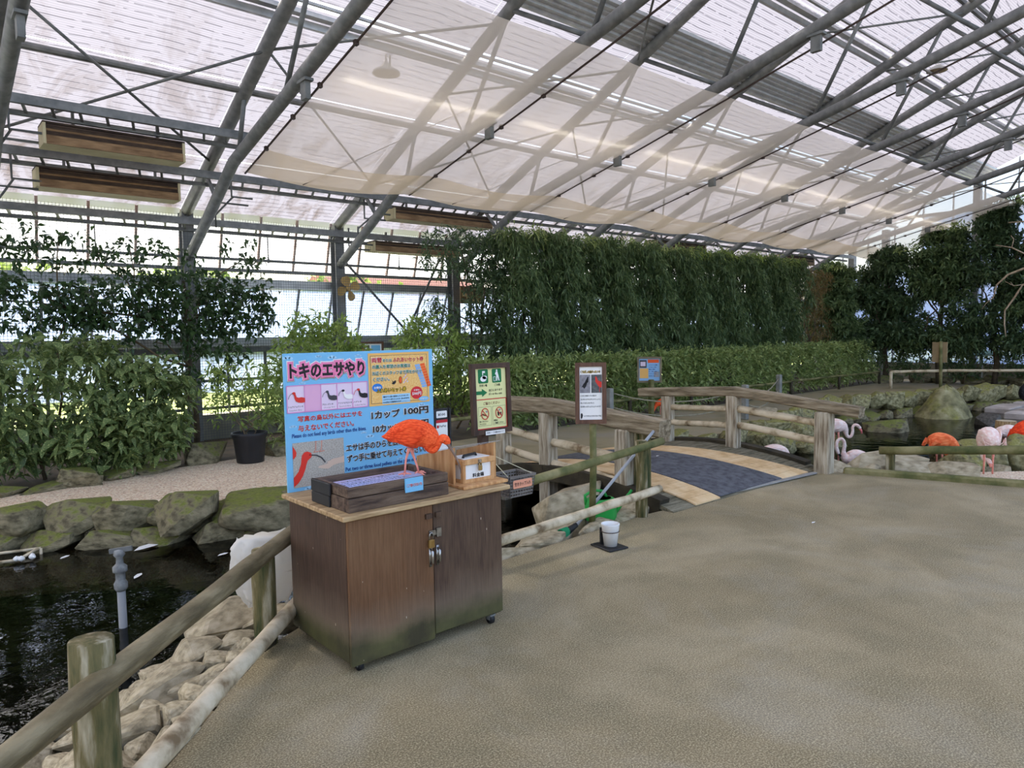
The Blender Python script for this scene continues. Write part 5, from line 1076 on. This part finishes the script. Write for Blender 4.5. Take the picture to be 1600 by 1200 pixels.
for sx in (-1, 1):
    w_ = MB(); w_.smooth = True
    loft(w_, [(I(900, 430, sx*.045), .012, .018), (I(840, 425, sx*.056), .014, .042), (I(740, 425, sx*.061), .014, .058), (I(620, 440, sx*.058), .013, .052), (I(500, 450, sx*.046), .012, .036), (I(400, 462, sx*.03), .010, .02), (I(310, 474, sx*.014), .006, .008)], 18, 5)
    wo = w_.build('wing', SCW, ib)
    for q in range(4):
        p_ = MB(); p_.smooth = True; loft(p_, [(I(560-20*q, 470+16*q, sx*(.060-.003*q)), .003, .010), (I(430-10*q, 480+10*q, sx*(.045-.004*q)), .003, .010), (I(300+16*q, 482+6*q, sx*(.02)), .002, .004)], 8, 3); p_.build('flight_feather', SCW, wo)
place(ib, (1.985, 3.115, .877), R(-40.7))
# flamingos: control points given as (forward, up) metres around the standing point
def bird(nm, lb, secs, legs, bills, mats, loc, rz, wing=None, group=None, eyes=()):
    m = MB(); m.smooth = True
    loft(m, [((x, y_, z), a, b) for x, y_, z, a, b in secs], 18, 5)
    m.m = 1
    for L in legs:
        m.tube([p[:3] for p in L], [p[3] for p in L], 8)
    m.m = 2
    for B_ in bills: m.tube([p[:3] for p in B_], [p[3] for p in B_], 8)
    m.m = 3
    for e in eyes: m.lathe([(0, -.006), (.006, 0), (0, .006)], e, 8)
    o = m.build(nm, mats+[EYE]); tag(o, lb, 'bird', group)
    if wing:
        for sx in (-1, 1):
            w_ = MB(); w_.smooth = True; loft(w_, [((x, sx*y_, z), a, b) for x, y_, z, a, b in wing], 14, 4); wo = w_.build('wing', mats[0], o)
            for q in range(4):
                x0_, y0_, z0_ = wing[1][0], wing[1][1], wing[1][2]; x1_, y1_, z1_ = wing[-1][0], wing[-1][1], wing[-1][2]
                p_ = MB(); p_.smooth = True; f = q/4
                loft(p_, [((x0_*(.5-.1*q)+x1_*(.5+.1*q), sx*(y0_*1.12), z0_-.02+.012*q), .004, .016), ((x1_*.8+x0_*.2-.02*q, sx*y0_*.9, z1_*.5+z0_*.5-.02*q), .004, .015), ((x1_, sx*y1_, z1_-.005*q), .002, .005)], 8, 3); p_.build('flight_feather', mats[0], wo)
    return place(o, loc, rz)
IMR = R(-40.7)   # facing right across the view
FL = [PALEF, LEGP, PINKB]; FO = [ORF, LEGP, PINKB]
bird('flamingo', 'pale pink flamingo wading beyond the bridge post with an S shaped neck', [(-.36, 0, .20, .01, .01), (-.24, 0, .24, .06, .07), (-.1, 0, .26, .09, .115), (.03, 0, .24, .08, .10), (.09, 0, .19, .045, .055), (.115, 0, .11, .027, .03), (.15, 0, .07, .024, .025), (.195, 0, .09, .022, .023), (.215, 0, .16, .02, .021), (.215, 0, .23, .02, .02), (.25, 0, .265, .02, .022), (.30, 0, .245, .024, .026), (.335, 0, .205, .02, .022)],
     [[(-.06, .03, .18, .018), (-.07, .03, .0, .01), (-.05, .03, -.3, .01)], [(-.03, -.03, .18, .018), (-.02, -.03, .0, .01), (-.03, -.03, -.3, .01)]], [[(.325, 0, .215, .02), (.352, 0, .17, .018), (.36, 0, .12, .011)]], FL, (11.35, 5.15, -.22), IMR,
     wing=[(.03, .06, .26, .012, .02), (-.06, .085, .27, .012, .07), (-.18, .07, .25, .012, .06), (-.34, .02, .21, .005, .012)], group='flamingos', eyes=((.305, .024, .25), (.305, -.024, .25)))
bird('flamingo', 'pale pink flamingo crouching behind the near rocks with a hooped neck', [(.34, 0, .05, .01, .01), (.24, 0, .10, .06, .06), (.1, 0, .12, .10, .10), (-.02, 0, .10, .085, .085), (-.07, 0, .13, .05, .05), (-.08, 0, .20, .024, .026), (-.07, 0, .28, .021, .022), (-.08, 0, .34, .02, .02), (-.12, 0, .37, .02, .02), (-.17, 0, .34, .02, .02), (-.18, 0, .26, .022, .024), (-.165, 0, .20, .023, .026), (-.15, 0, .165, .018, .02)],
     [[(.08, .04, .06, .016), (.08, .04, -.2, .01)], [(.1, -.04, .06, .016), (.1, -.04, -.2, .01)]], [[(-.155, 0, .175, .018), (-.125, 0, .14, .014), (-.1, 0, .13, .006)]], [PALEF, LEGP, BLACKP], (9.75, 4.28, -.28), IMR, wing=[(0, .07, .13, .012, .02), (.08, .095, .13, .012, .06), (.2, .08, .11, .01, .05), (.32, .02, .06, .004, .01)], group='flamingos')
bird('flamingo', 'pale pink flamingo back showing low behind the bridge side beam', [(-.24, 0, .05, .01, .01), (-.16, 0, .09, .06, .055), (0, 0, .11, .1, .085), (.12, 0, .09, .08, .075), (.19, 0, .04, .04, .04), (.24, 0, -.04, .022, .022), (.27, 0, -.1, .02, .02)],
     [[(0, .03, .05, .016), (0, .03, -.25, .01)], [(.03, -.03, .05, .016), (.03, -.03, -.25, .01)]], [[(.27, 0, -.09, .018), (.3, 0, -.14, .012)]], FL, (8.95, 4.95, -.16), IMR, wing=[(.1, .07, .11, .012, .02), (.02, .095, .11, .012, .055), (-.1, .08, .09, .01, .045), (-.22, .02, .05, .004, .01)], group='flamingos')
bird('flamingo', 'orange flamingo bending its neck to the water behind the right rail', [(-.16, 0, .30, .012, .012), (-.13, 0, .31, .06, .07), (-.03, 0, .33, .09, .095), (.09, 0, .30, .08, .085), (.17, 0, .245, .05, .05), (.19, 0, .2, .025, .025), (.12, 0, .165, .02, .02), (.05, 0, .16, .018, .018), (.12, 0, .15, .018, .018), (.2, 0, .135, .02, .022), (.25, 0, .12, .02, .022)],
     [[(-.05, .03, .26, .02), (-.03, .03, .12, .01), (-.03, .03, -.1, .01)], [(-.02, -.03, .26, .02), (.0, -.03, .12, .01), (.01, -.03, -.1, .01)]], [[(.25, 0, .12, .018), (.29, 0, .1, .014), (.31, 0, .07, .006)]], FO, (9.45, 3.06, -.10), IMR, wing=[(.1, .06, .31, .012, .02), (.03, .085, .33, .012, .06), (-.06, .075, .33, .012, .06), (-.16, .03, .30, .006, .02)], group='flamingos')
bird('flamingo', 'pale flamingo seen from behind on thin pink legs at the gravel patch', [(-.14, 0, .34, .02, .02), (-.11, 0, .37, .07, .07), (0, 0, .40, .105, .125), (.09, 0, .36, .09, .10), (.15, 0, .28, .05, .05), (.15, 0, .2, .026, .026), (.1, 0, .15, .022, .022), (.04, -.02, .14, .024, .024), (.0, -.02, .11, .022, .022)],
     [[(0, .05, .32, .02), (-.01, .045, .16, .01), (0, .045, -.02, .009), (.05, .05, -.04, .006)], [(0, -.05, .32, .02), (0, -.045, .16, .01), (0, -.045, -.02, .009), (.05, -.05, -.04, .006)]], [[(.0, -.02, .11, .018), (-.02, -.02, .08, .012)]], [PALEF, LEGP, LEGP], (9.02, 2.45, -.035), R(38), wing=[(.08, .07, .40, .012, .03), (0, .1, .4, .014, .1), (-.08, .07, .38, .012, .08), (-.14, .02, .33, .006, .02)], group='flamingos')
bird('flamingo', 'white flamingo stooping by the tree stump behind the right rail', [(-.20, 0, .26, .012, .012), (-.12, 0, .32, .06, .06), (.0, 0, .34, .09, .10), (.13, 0, .31, .08, .09), (.21, 0, .24, .045, .05), (.235, 0, .15, .03, .03), (.235, 0, .06, .026, .026), (.22, 0, -.02, .024, .024), (.24, 0, -.06, .022, .022)],
     [[(-.02, .03, .28, .02), (-.03, .03, .1, .011), (0, .03, -.1, .011)], [(.03, -.03, .28, .02), (.04, -.03, .1, .011), (.04, -.03, -.1, .011)]], [[(.24, 0, -.05, .02), (.27, 0, -.1, .012)]], FL, (11.85, 3.0, -.25), IMR, wing=[(.1, .06, .33, .012, .02), (.0, .085, .35, .012, .06), (-.1, .065, .33, .012, .05), (-.2, .02, .27, .004, .012)], group='flamingos')
bird('flamingo', 'deep orange flamingo with its neck curled back at the right picture edge', [(-.17, 0, .28, .02, .02), (-.14, 0, .34, .09, .10), (-.02, 0, .40, .12, .15), (.12, 0, .40, .11, .13), (.22, 0, .36, .06, .07), (.24, 0, .43, .028, .03), (.18, .02, .50, .024, .024), (.08, .07, .46, .022, .022), (.0, .1, .38, .022, .022), (-.04, .11, .34, .022, .024)],
     [[(.02, .03, .3, .02), (.02, .03, .1, .011), (.02, .03, -.1, .011)], [(.06, -.03, .3, .02), (.06, -.03, .1, .011), (.06, -.03, -.1, .011)]], [[(-.04, .11, .35, .02), (-.06, .12, .3, .012)]], [REDOR, LEGP, PINKB], (11.0, 2.56, -.18), IMR, wing=[(.16, .08, .40, .012, .03), (.06, .115, .4, .014, .09), (-.06, .1, .37, .012, .08), (-.17, .03, .29, .006, .02)], group='flamingos')
bird('black_swan', 'black swan preening on the pale landing stage at the right edge', [(-.40, 0, .3, .03, .03), (-.28, 0, .32, .14, .12), (-.05, 0, .33, .2, .17), (.14, 0, .34, .15, .14), (.22, 0, .42, .07, .07), (.18, .03, .54, .045, .045), (.06, .06, .60, .042, .042), (-.08, .08, .57, .045, .045), (-.12, .09, .5, .04, .04)],
     [[(-.02, .05, .2, .025), (-.02, .05, .0, .018)], [(.04, -.05, .2, .025), (.04, -.05, .0, .018)]], [[(-.11, .09, .51, .03), (-.15, .09, .44, .012)]], [BLKF, BLACKP, SCAR], (17.7, 4.05, -.18), R(180)+IMR, wing=[(.12, .12, .36, .02, .03), (-.02, .19, .36, .02, .11), (-.2, .14, .34, .02, .1), (-.4, .03, .33, .006, .02)])
bird('scarlet_ibis', 'small scarlet ibis probing the ground by the low hedge', [(-.13, 0, .19, .01, .01), (-.08, 0, .22, .04, .04), (0, 0, .25, .06, .07), (.09, 0, .23, .05, .055), (.14, 0, .18, .025, .028), (.17, 0, .12, .017, .018), (.18, 0, .09, .016, .018)],
     [[(0, .02, .2, .01), (.0, .02, .0, .006)], [(.03, -.02, .2, .01), (.03, -.02, .0, .006)]], [[(.18, 0, .09, .01), (.2, 0, .04, .006), (.19, 0, .005, .003)]], [SCF, LEGP, BILL], (10.9, 8.3, 0), R(180)+IMR+.3, wing=[(.08, .04, .25, .008, .015), (.0, .055, .26, .008, .045), (-.07, .04, .23, .008, .035), (-.13, .01, .19, .003, .008)])

# ------------------------------------------------------------------ plants
BARK = mat('dark_bark', srgb(62, 54, 42), srgb(92, 80, 62), 8, .9, .5, 30); TWIG = mat('brown_twig', srgb(84, 70, 50), srgb(108, 92, 68), 10, .9)
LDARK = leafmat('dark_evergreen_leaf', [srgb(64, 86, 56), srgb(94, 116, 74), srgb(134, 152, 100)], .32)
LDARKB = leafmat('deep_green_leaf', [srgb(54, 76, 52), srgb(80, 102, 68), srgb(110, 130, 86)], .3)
LMID = leafmat('hedge_leaf', [srgb(102, 124, 74), srgb(148, 166, 100), srgb(198, 208, 142)], .38)
LYEL = leafmat('yellow_green_leaf', [srgb(100, 124, 60), srgb(142, 164, 84), srgb(186, 200, 118)], .4)
LAUC = leafmat('spotted_laurel_leaf', [srgb(76, 98, 58), srgb(106, 126, 74), srgb(132, 150, 90)], .3, spots=(srgb(196, 200, 130), 55))
LCAM = leafmat('glossy_camellia_leaf', [srgb(42, 62, 38), srgb(60, 84, 48), srgb(82, 104, 58)], .28, .3)
LDRY = leafmat('dry_brown_leaf', [srgb(84, 74, 44), srgb(120, 98, 60), srgb(92, 100, 56)], .35)
def wander(a, b, n=6, amp=.06): 
    a, b = Vector(a), Vector(b)
    return [a.lerp(b, i/n)+(Vector((random.gauss(0, amp), random.gauss(0, amp), random.gauss(0, amp*.4))) if 0 < i < n else Vector()) for i in range(n+1)]
def limb(par, a, b, r0, r1, nm='branch', m_=None, n=6, amp=.05): 
    P = wander(a, b, n, amp); MB().tube(P, [r0+(r1-r0)*i/n for i in range(n+1)], 8).build(nm, m_ or BARK, par, True); return P
def blob(n, c, h, surf=.0):
    """points inside an ellipsoid, pushed towards its skin"""
    d = rng.normal(size=(n, 3)); d /= np.linalg.norm(d, axis=1, keepdims=True); r = rng.random(n)**(1/3)*(1-surf)+surf
    return np.array(c)+d*(r[:, None])*np.array(h)
def boxpts(n, lo, hi, p=0.0):
    q = rng.random((n, 3)); return np.array(lo)+q*(np.array(hi)-np.array(lo))
# large spotted-laurel bush at left: the biggest leaves are objects of their own
def leafobj_mesh(nm, L, W, m_, k):
    r2 = random.Random(k); vs = [(0, 0, 0)]; n = 5
    for i in range(1, n): 
        t = i/n; w_ = W*.5*sin(pi*t**.85)*(1+.1*r2.uniform(-1, 1)); z = L*.10*sin(pi*t)-L*.14*t*t
        vs += [(-w_, L*t, z+w_*.35), (0, L*t, z), (w_, L*t, z+w_*.35)]
    vs.append((0, L, -L*.14)); e = len(vs)-1; fs = [(0, 2, 1), (0, 3, 2)]
    for i in range(n-2): a = 1+3*i; fs += [(a, a+1, a+4, a+3), (a+1, a+2, a+5, a+4)]
    a = 1+3*(n-2); fs += [(a, a+1, e), (a+1, a+2, e)]
    me = bpy.data.meshes.new(nm); me.from_pydata(vs, [], fs); me.materials.append(m_); me.polygons.foreach_set('use_smooth', [True]*len(fs)); me.update(); return me
def bigleaves(par, pts, L, W, m_, down=.25, face=None):
    ms = [leafobj_mesh('leaf', L*s_, W*s_, m_, k) for k, s_ in enumerate((.8, .95, 1.1, 1.25))]
    off = Vector(par.location)
    for p in pts:
        o = bpy.data.objects.new('leaf', random.choice(ms)); C.objects.link(o); o.parent = par; o.location = Vector(p)-off
        d = Vector((random.gauss(0, 1), random.gauss(-.5, .8), random.gauss(-down, .35))).normalized(); z = Vector((random.gauss(0, .3), -.35+random.gauss(0, .3), 1)); x = d.cross(z).normalized(); z = x.cross(d)
        o.rotation_euler = Matrix((x, d, z)).transposed().to_euler()
def crown(par, parts, m_, per, L, W, spread=1, bias=(0, 0, 0), droop=.25, nm='foliage', surf=.55):
    cs = np.concatenate([blob(n, c, h, surf) for n, c, h in parts]); c, d, l, w_ = sprigs(cs, per, L, W, spread, bias)
    o = leafmesh(nm, c, d, l, w_, m_, par, droop); return stuff(o)
au = thing('laurel_bush', 'big spotted laurel bush with pale flecked leaves at left edge', 'bush', (1.6, 9.7, 0))
AUP = [(330, (1.5, 9.75, .85), (1.05, .55, .8)), (120, (.6, 9.7, .55), (.7, .5, .5)), (120, (2.3, 9.65, .75), (.55, .45, .6)), (90, (1.9, 9.3, .45), (.7, .3, .35)), (60, (-.6, 9.8, .8), (.9, .5, .8))]
crown(au, AUP, LAUC, 7, .155, .06, 1, (0, -.5, -.1), .3)
fr = np.concatenate([blob(170, (1.5, 9.62, .95), (1.1, .5, .72), .85), blob(60, (2.25, 9.5, .75), (.55, .42, .6), .85), blob(60, (1.9, 9.15, .42), (.7, .25, .28), .8)]); fr = fr[fr[:, 1] < 9.75][:290]
bigleaves(au, fr, .17, .075, LAUC, .3)
for x in (.6, 1.2, 1.6, 2.1): limb(au, (x, 9.7, 0), (x+random.uniform(-.2, .2), 9.7, 1.1), .022, .008, 'stem', TWIG)
# camellia-like climber above it
cl = thing('camellia_tree', 'dark glossy leaved tree trained along the mesh above the laurel', 'tree', (3.1, 10.5, 0))
CLP = [(130, (1.2, 10.5, 2.05), (.9, .35, .42)), (150, (2.2, 10.45, 2.1), (.85, .35, .45)), (170, (3.05, 10.45, 2.05), (.75, .35, .55)), (120, (3.75, 10.45, 2.0), (.55, .3, .5)), (60, (3.3, 10.4, 1.35), (.6, .3, .4)), (30, (1.6, 10.5, 2.75), (.7, .2, .25)), (30, (2.6, 10.5, 2.7), (.7, .2, .25)), (14, (3.9, 10.45, 2.8), (.4, .2, .2)), (50, (.3, 10.5, 2.1), (.9, .35, .55)), (40, (-.8, 10.5, 2.2), (1, .35, .6)), (50, (1.9, 10.4, 1.65), (.9, .25, .3)), (14, (1.1, 10.5, 2.85), (.4, .2, .3))]
crown(cl, CLP, LCAM, 8, .10, .05, 1, (0, -.2, -.1), .25, surf=.2)
P = limb(cl, (3.12, 10.5, 0), (3.05, 10.5, 2.4), .045, .02, 'trunk', BARK, 8, .03)
for b in ((1.0, 10.5, 2.4), (4.1, 10.45, 2.3), (2.0, 10.5, 2.75), (2.6, 10.45, 1.7), (3.9, 10.45, 2.75), (.2, 10.5, 2.2)): limb(cl, P[random.randrange(4, 8)], b, .018, .006, 'branch', TWIG, 7, .05)
limb(cl, (1.5, 10.5, .2), (1.6, 10.5, 2.9), .018, .006, 'stem', TWIG, 8, .04); limb(cl, (2.3, 10.5, .2), (2.4, 10.5, 2.8), .016, .006, 'stem', TWIG, 8, .04)
cr = np.concatenate([blob(40, (1.3, 10.3, 2.2), (.8, .25, .4), .6), blob(60, (3.1, 10.2, 2.05), (.8, .25, .5), .6), blob(40, (3.9, 10.25, 2.2), (.45, .2, .5), .6)]); bigleaves(cl, cr, .115, .058, LCAM, .3)
# yellow-green shrubs behind the price board
def shrub(nm, lb, parts, m_, per, L, W, stems, bias=(0, -.1, .25), surf=.4, group=None):
    c0 = parts[0][1]; t_ = thing(nm, lb, 'shrub', (c0[0], c0[1], 0), group); crown(t_, parts, m_, per, L, W, 1, bias, .12, surf=surf)
    for a, b in stems: limb(t_, a, b, .02, .007, 'stem', TWIG)
    return t_
shrub('leafy_shrub', 'yellow-green shrub with long leaves behind the left half of the blue board', [(150, (4.9, 10.2, 1.3), (.75, .4, .5)), (60, (4.4, 10.2, .9), (.45, .3, .45)), (70, (5.4, 10.2, 1.05), (.5, .3, .45)), (30, (4.95, 10.2, 1.75), (.5, .2, .22))], LYEL, 9, .15, .038, [((4.8, 10.2, 0), (4.7, 10.2, 1.4)), ((5.0, 10.2, 0), (5.3, 10.2, 1.5)), ((4.7, 10.2, 0), (4.3, 10.2, 1.1))])
shrub('leafy_shrub', 'yellow-green shrub with long leaves right of the blue board', [(180, (6.75, 9.9, 1.3), (.75, .4, .58)), (90, (7.2, 9.7, .8), (.6, .35, .5)), (60, (6.3, 9.8, .8), (.5, .3, .5)), (60, (7.6, 9.4, .6), (.6, .3, .45))], LYEL, 9, .15, .038, [((6.7, 9.9, 0), (6.5, 9.9, 1.5)), ((6.8, 9.9, 0), (7.1, 9.9, 1.5)), ((7.1, 9.7, 0), (7.3, 9.6, 1.0))])
crown(pt, [(60, (3.3, 9.2, 1.0), (.5, .3, .3)), (26, (3.6, 9.2, .75), (.35, .25, .25)), (20, (3.1, 9.2, .7), (.35, .25, .25))], LYEL, 7, .10, .03, 1, (0, -.1, .2), .15, surf=.2)
for b in ((3.2, 9.2, 1.1), (3.4, 9.15, 1.2), (3.55, 9.2, .95), (3.05, 9.15, .85)): limb(pt, (3.36+random.uniform(-.06, .06), 9.1, .28), b, .009, .004, 'stem', TWIG)
shrub('leafy_shrub', 'low arching green plant right of the black pot', [(50, (3.95, 9.4, .4), (.45, .25, .3)), (30, (3.8, 9.35, .65), (.3, .2, .25))], LMID, 8, .11, .03, [((3.9, 9.45, 0), (3.9, 9.4, .5)), ((4.0, 9.45, 0), (4.2, 9.4, .4))])
# slender dark tree in front of the third post
dt = thing('slender_tree', 'slender dark tree with narrow leaves rising beside the third post', 'tree', (7.55, 9.9, 0))
crown(dt, [(120, (7.3, 9.95, 3.0), (.75, .35, .42)), (110, (7.9, 9.9, 2.9), (.6, .35, .5)), (150, (8.0, 9.8, 2.2), (.55, .35, .6)), (100, (7.75, 9.8, 1.45), (.55, .35, .55)), (40, (7.0, 9.95, 1.95), (.3, .2, .3)), (60, (8.25, 9.7, 1.2), (.45, .3, .6))], LDARKB, 10, .12, .024, 1, (0, -.1, 0), .2, surf=.25)
P = limb(dt, (7.75, 9.9, 0), (7.9, 9.9, 3.0), .05, .02, 'trunk', BARK, 9, .03)
for b in ((7.0, 9.95, 2.1), (7.1, 9.95, 3.1), (8.2, 9.8, 2.7), (7.4, 9.9, 3.2)): limb(dt, P[5], b, .018, .007, 'branch', BARK, 6, .05)
limb(dt, (7.55, 9.92, 0), (7.6, 9.9, 2.8), .03, .012, 'trunk', BARK, 9, .04)
# tall weeping hedge, tree by tree
xs = np.linspace(8.7, 17.6, 8)
for i, x in enumerate(xs):
    t_ = thing('hedge_tree', 'tall dark drooping hedge tree behind the low hedge, %s from the left' % ORD[i], 'tree', (float(x), 9.55, 0), 'tall clipped hedge')
    hw = .74; top = 3.34-.04*abs(sin(i*1.7))
    dens = 620 if i < 4 else 520
    f = boxpts(dens, (x-hw, 9.15, 1.0), (x+hw, 9.6, top)); f[:, 1] += .18*np.sin(f[:, 0]*5+f[:, 2]*3); g = boxpts(90, (x-hw, 9.15, top-.2), (x+hw, 9.9, top+.05)); g[:, 2] += .07*np.sin(g[:, 0]*4.3)
    hole = ((np.sin(f[:, 0]*2.3+1)*np.sin(f[:, 2]*3.1+f[:, 0])) > .86); f = f[~hole]
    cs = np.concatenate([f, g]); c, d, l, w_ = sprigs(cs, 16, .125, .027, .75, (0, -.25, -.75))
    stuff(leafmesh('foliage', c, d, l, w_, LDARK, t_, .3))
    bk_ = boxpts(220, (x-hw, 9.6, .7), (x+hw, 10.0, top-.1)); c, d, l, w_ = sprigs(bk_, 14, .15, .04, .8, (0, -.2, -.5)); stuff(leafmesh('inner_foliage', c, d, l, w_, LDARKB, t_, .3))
    tp = boxpts(26, (x-hw, 9.1, top-.08), (x+hw, 9.7, top+.08)); c, d, l, w_ = sprigs(tp, 14, .13, .026, .8, (0, -.3, -.2)); stuff(leafmesh('pale_top_leaves', c, d, l, w_, LYEL if i > 3 else LMID, t_, .3))  # paler hedge top: backlight put into the leaf colour
    limb(t_, (x-.1, 9.75, 0), (x, 9.7, 2.9), .05, .02, 'trunk', BARK, 7, .03); limb(t_, (x+.35, 9.75, 0), (x+.4, 9.7, 2.6), .035, .015, 'trunk', BARK, 7, .03)
# dry brown patch at the end of the tall hedge
t_ = thing('dry_tree', 'half dry brown leaved tree at the right end of the tall hedge', 'tree', (19.1, 9.5, 0))
crown(t_, [(150, (18.7, 9.5, 2.5), (.6, .4, .8)), (110, (19.3, 9.5, 1.7), (.8, .4, .8)), (60, (19.6, 9.5, 2.9), (.5, .3, .3))], LDRY, 10, .11, .025, 1, (0, 0, -.5), .3, surf=.2); limb(t_, (19.1, 9.6, 0), (19.0, 9.5, 2.6), .05, .02, 'trunk', BARK); limb(t_, (19.3, 9.6, 0), (19.6, 9.5, 2.4), .04, .015, 'trunk', BARK)
# low clipped hedge
for i, x in enumerate(np.linspace(7.4, 20.4, 12)):
    t_ = thing('hedge_shrub', 'low clipped light green hedge shrub along the path, %s from the left' % ORD[i], 'hedge', (float(x), 8.85, 0), 'low clipped hedge')
    n = 300 if i < 8 else 200; hw = .62
    f = boxpts(n, (x-hw, 8.55, .12), (x+hw, 8.95, 1.12)); f[:, 1] -= .08*np.sin(f[:, 0]*3.7)*np.sin(f[:, 2]*4); f[:, 2] *= 1+.05*np.sin(f[:, 0]*2.9)
    g = boxpts(80, (x-hw, 8.55, 1.0), (x+hw, 9.2, 1.16)); cs = np.concatenate([f, g]); c, d, l, w_ = sprigs(cs, 9, .115, .036, .9, (0, -.45, .25))
    stuff(leafmesh('foliage', c, d, l, w_, LMID, t_, .15))
    for k in range(3): limb(t_, (x-.4+.4*k, 8.9, 0), (x-.4+.4*k+random.uniform(-.1, .1), 8.85, .8), .018, .008, 'stem', TWIG)
# dark layered trees along the gable wall
for i, (x, y, z0, z1, rx, ry) in enumerate(((20.6, 9.6, .9, 3.3, 1.0, .7), (21.6, 8.5, 1.0, 3.75, .9, .9), (21.9, 7.2, 1.0, 4.25, .9, .95), (22.0, 5.9, 1.0, 4.75, .9, .95), (22.1, 4.6, 1.2, 4.9, .9, .95), (22.1, 3.2, 1.2, 4.7, .9, .95))):
    t_ = thing('garden_tree', 'dark layered evergreen tree by the far gable wall, %s from the left' % ORD[i], 'tree', (x, y, 0), 'trees by the gable wall')
    parts = []; n = 9
    for k in range(n*6):
        f = random.random(); z = z0+(z1-z0)*f; rr2 = (1-.55*f**2); parts.append((32, (x+random.uniform(-.6, .45)*rx*rr2, y+random.uniform(-.85, .85)*ry*rr2, z), (.5*rr2, .5*rr2, .15)))
    crown(t_, parts, LDARKB if i % 2 else LDARK, 11, .15, .05, 1, (-.2, -.1, -.05), .2, surf=.1)
    tp = [(24, (x-.1, y+random.uniform(-.5, .5), z1+.02), (.5, .5, .12))]; crown(t_, tp, LMID, 10, .12, .034, 1, (0, 0, .1), .2, nm='pale_top_leaves', surf=.1)
    P = limb(t_, (x, y, 0), (x+.05, y, z1-.5), .08, .03, 'trunk', BARK, 7, .04)
    for k in range(4): limb(t_, P[3+k % 3], (x+random.uniform(-.8, .3), y+random.uniform(-.8, .8), random.uniform(z0+.3, z1-.4)), .03, .01, 'branch', BARK)
for i, (x, y) in enumerate(((21.3, 8.9), (21.9, 7.9), (22.2, 6.7), (22.3, 5.4), (22.4, 4.2), (22.4, 3.0))):
    shrub('ground_shrub', 'loose broad leaved shrub under the far trees, %s from the left' % ORD[i], [(120, (x, y, .65), (.5, .6, .5)), (50, (x-.1, y+.2, 1.1), (.4, .5, .35))], LDARK, 8, .14, .045, [((x, y, 0), (x, y+.1, .8)), ((x, y, 0), (x, y-.3, .7))], (-.2, -.1, .1), .3, 'shrubs under the far trees')
# bare pale branches reaching in at the right edge
PALEB = mat('pale_bare_branch', srgb(150, 130, 106), srgb(186, 168, 144), 10, .8)
tb = thing('bare_tree', 'leafless pale branching tree reaching in from the right edge', 'tree', (19, 3.6, 0))
BQ = lambda px, py: (19.0, 4.61+(1600-px)*.0115, 2.84+(420-py)*.014)
MB().tube([(19.1, 3.6, 0), (19.05, 3.62, 1.2), (19, 3.7, 2.4), (19, 3.9, 3.6)], [.09, .075, .06, .04], 10, jit=.08).build('trunk', PALEB, tb, True)
for pts, r in (([(1665, 415), (1600, 420), (1575, 428), (1557, 443), (1552, 463)], .03), ([(1665, 440), (1600, 445), (1587, 465), (1572, 485), (1572, 507), (1575, 527)], .026), ([(1665, 410), (1600, 396), (1580, 385), (1553, 379)], .02), ([(1580, 385), (1583, 372), (1578, 366)], .012), ([(1665, 348), (1600, 346), (1573, 345)], .024), ([(1552, 463), (1540, 472), (1533, 481)], .01), ([(1600, 445), (1585, 446), (1570, 438)], .01), ([(1585, 446), (1580, 440)], .007)):
    MB().tube([BQ(*p) for p in pts], [r*(1-.55*i/(len(pts)-1)) for i in range(len(pts))], 8, jit=.1).build('branch', PALEB, tb, True)
# outside: shrubs and a red roofed house beyond the lawn, pale garden shelter behind the far trees
for i, (x, y, h) in enumerate(((3, 27, 3.6), (8.6, 28, 3.9), (13.2, 25, 3.5), (-2.6, 28, 3.8), (-8.4, 27, 3.6), (30, 29, 4.2))):
    t_ = thing('outside_tree', 'sunlit yellow-green tree outside beyond the glass wall, %s one' % ORD[i], 'tree', (x, y, -.3), 'trees outside the glass'); crown(t_, [(160, (x, y, h*.6), (2.7, 1.2, h*.5))], LYEL, 8, .5, .25, surf=.5); limb(t_, (x, y, -.3), (x, y, h*.6), .12, .06, 'trunk')
hs = thing('house', 'red roofed house seen through the glass beyond the lawn', 'house', (20, 32, -.3))
MB().box((16, 30, -.3), (24, 35, 3.2)).build('wall', mat('cream_wall', srgb(210, 200, 180)), hs); MB().add([(15.6, 29.6, 3.2), (24.4, 29.6, 3.2), (24.4, 35.4, 3.2), (15.6, 35.4, 3.2), (15.6, 32.5, 4.9), (24.4, 32.5, 4.9)], [(0, 1, 5, 4), (2, 3, 4, 5), (0, 4, 3), (1, 2, 5), (3, 2, 1, 0)]).build('roof', mat('red_roof', srgb(150, 104, 86)), hs)
gs = thing('garden_parasol', 'pale green canopy half hidden behind the far trees', 'canopy', (22.9, 6.0, 0))
MB().lathe([(.62, 0), (.60, .03), (.0, .16)], (22.75, 6.4, .78), 8).build('canopy', mat('pale_green_cloth', srgb(170, 206, 180)), gs); MB().tube([(22.75, 6.4, 0), (22.75, 6.4, .92)], .02, 8).build('pole', ALU, gs)
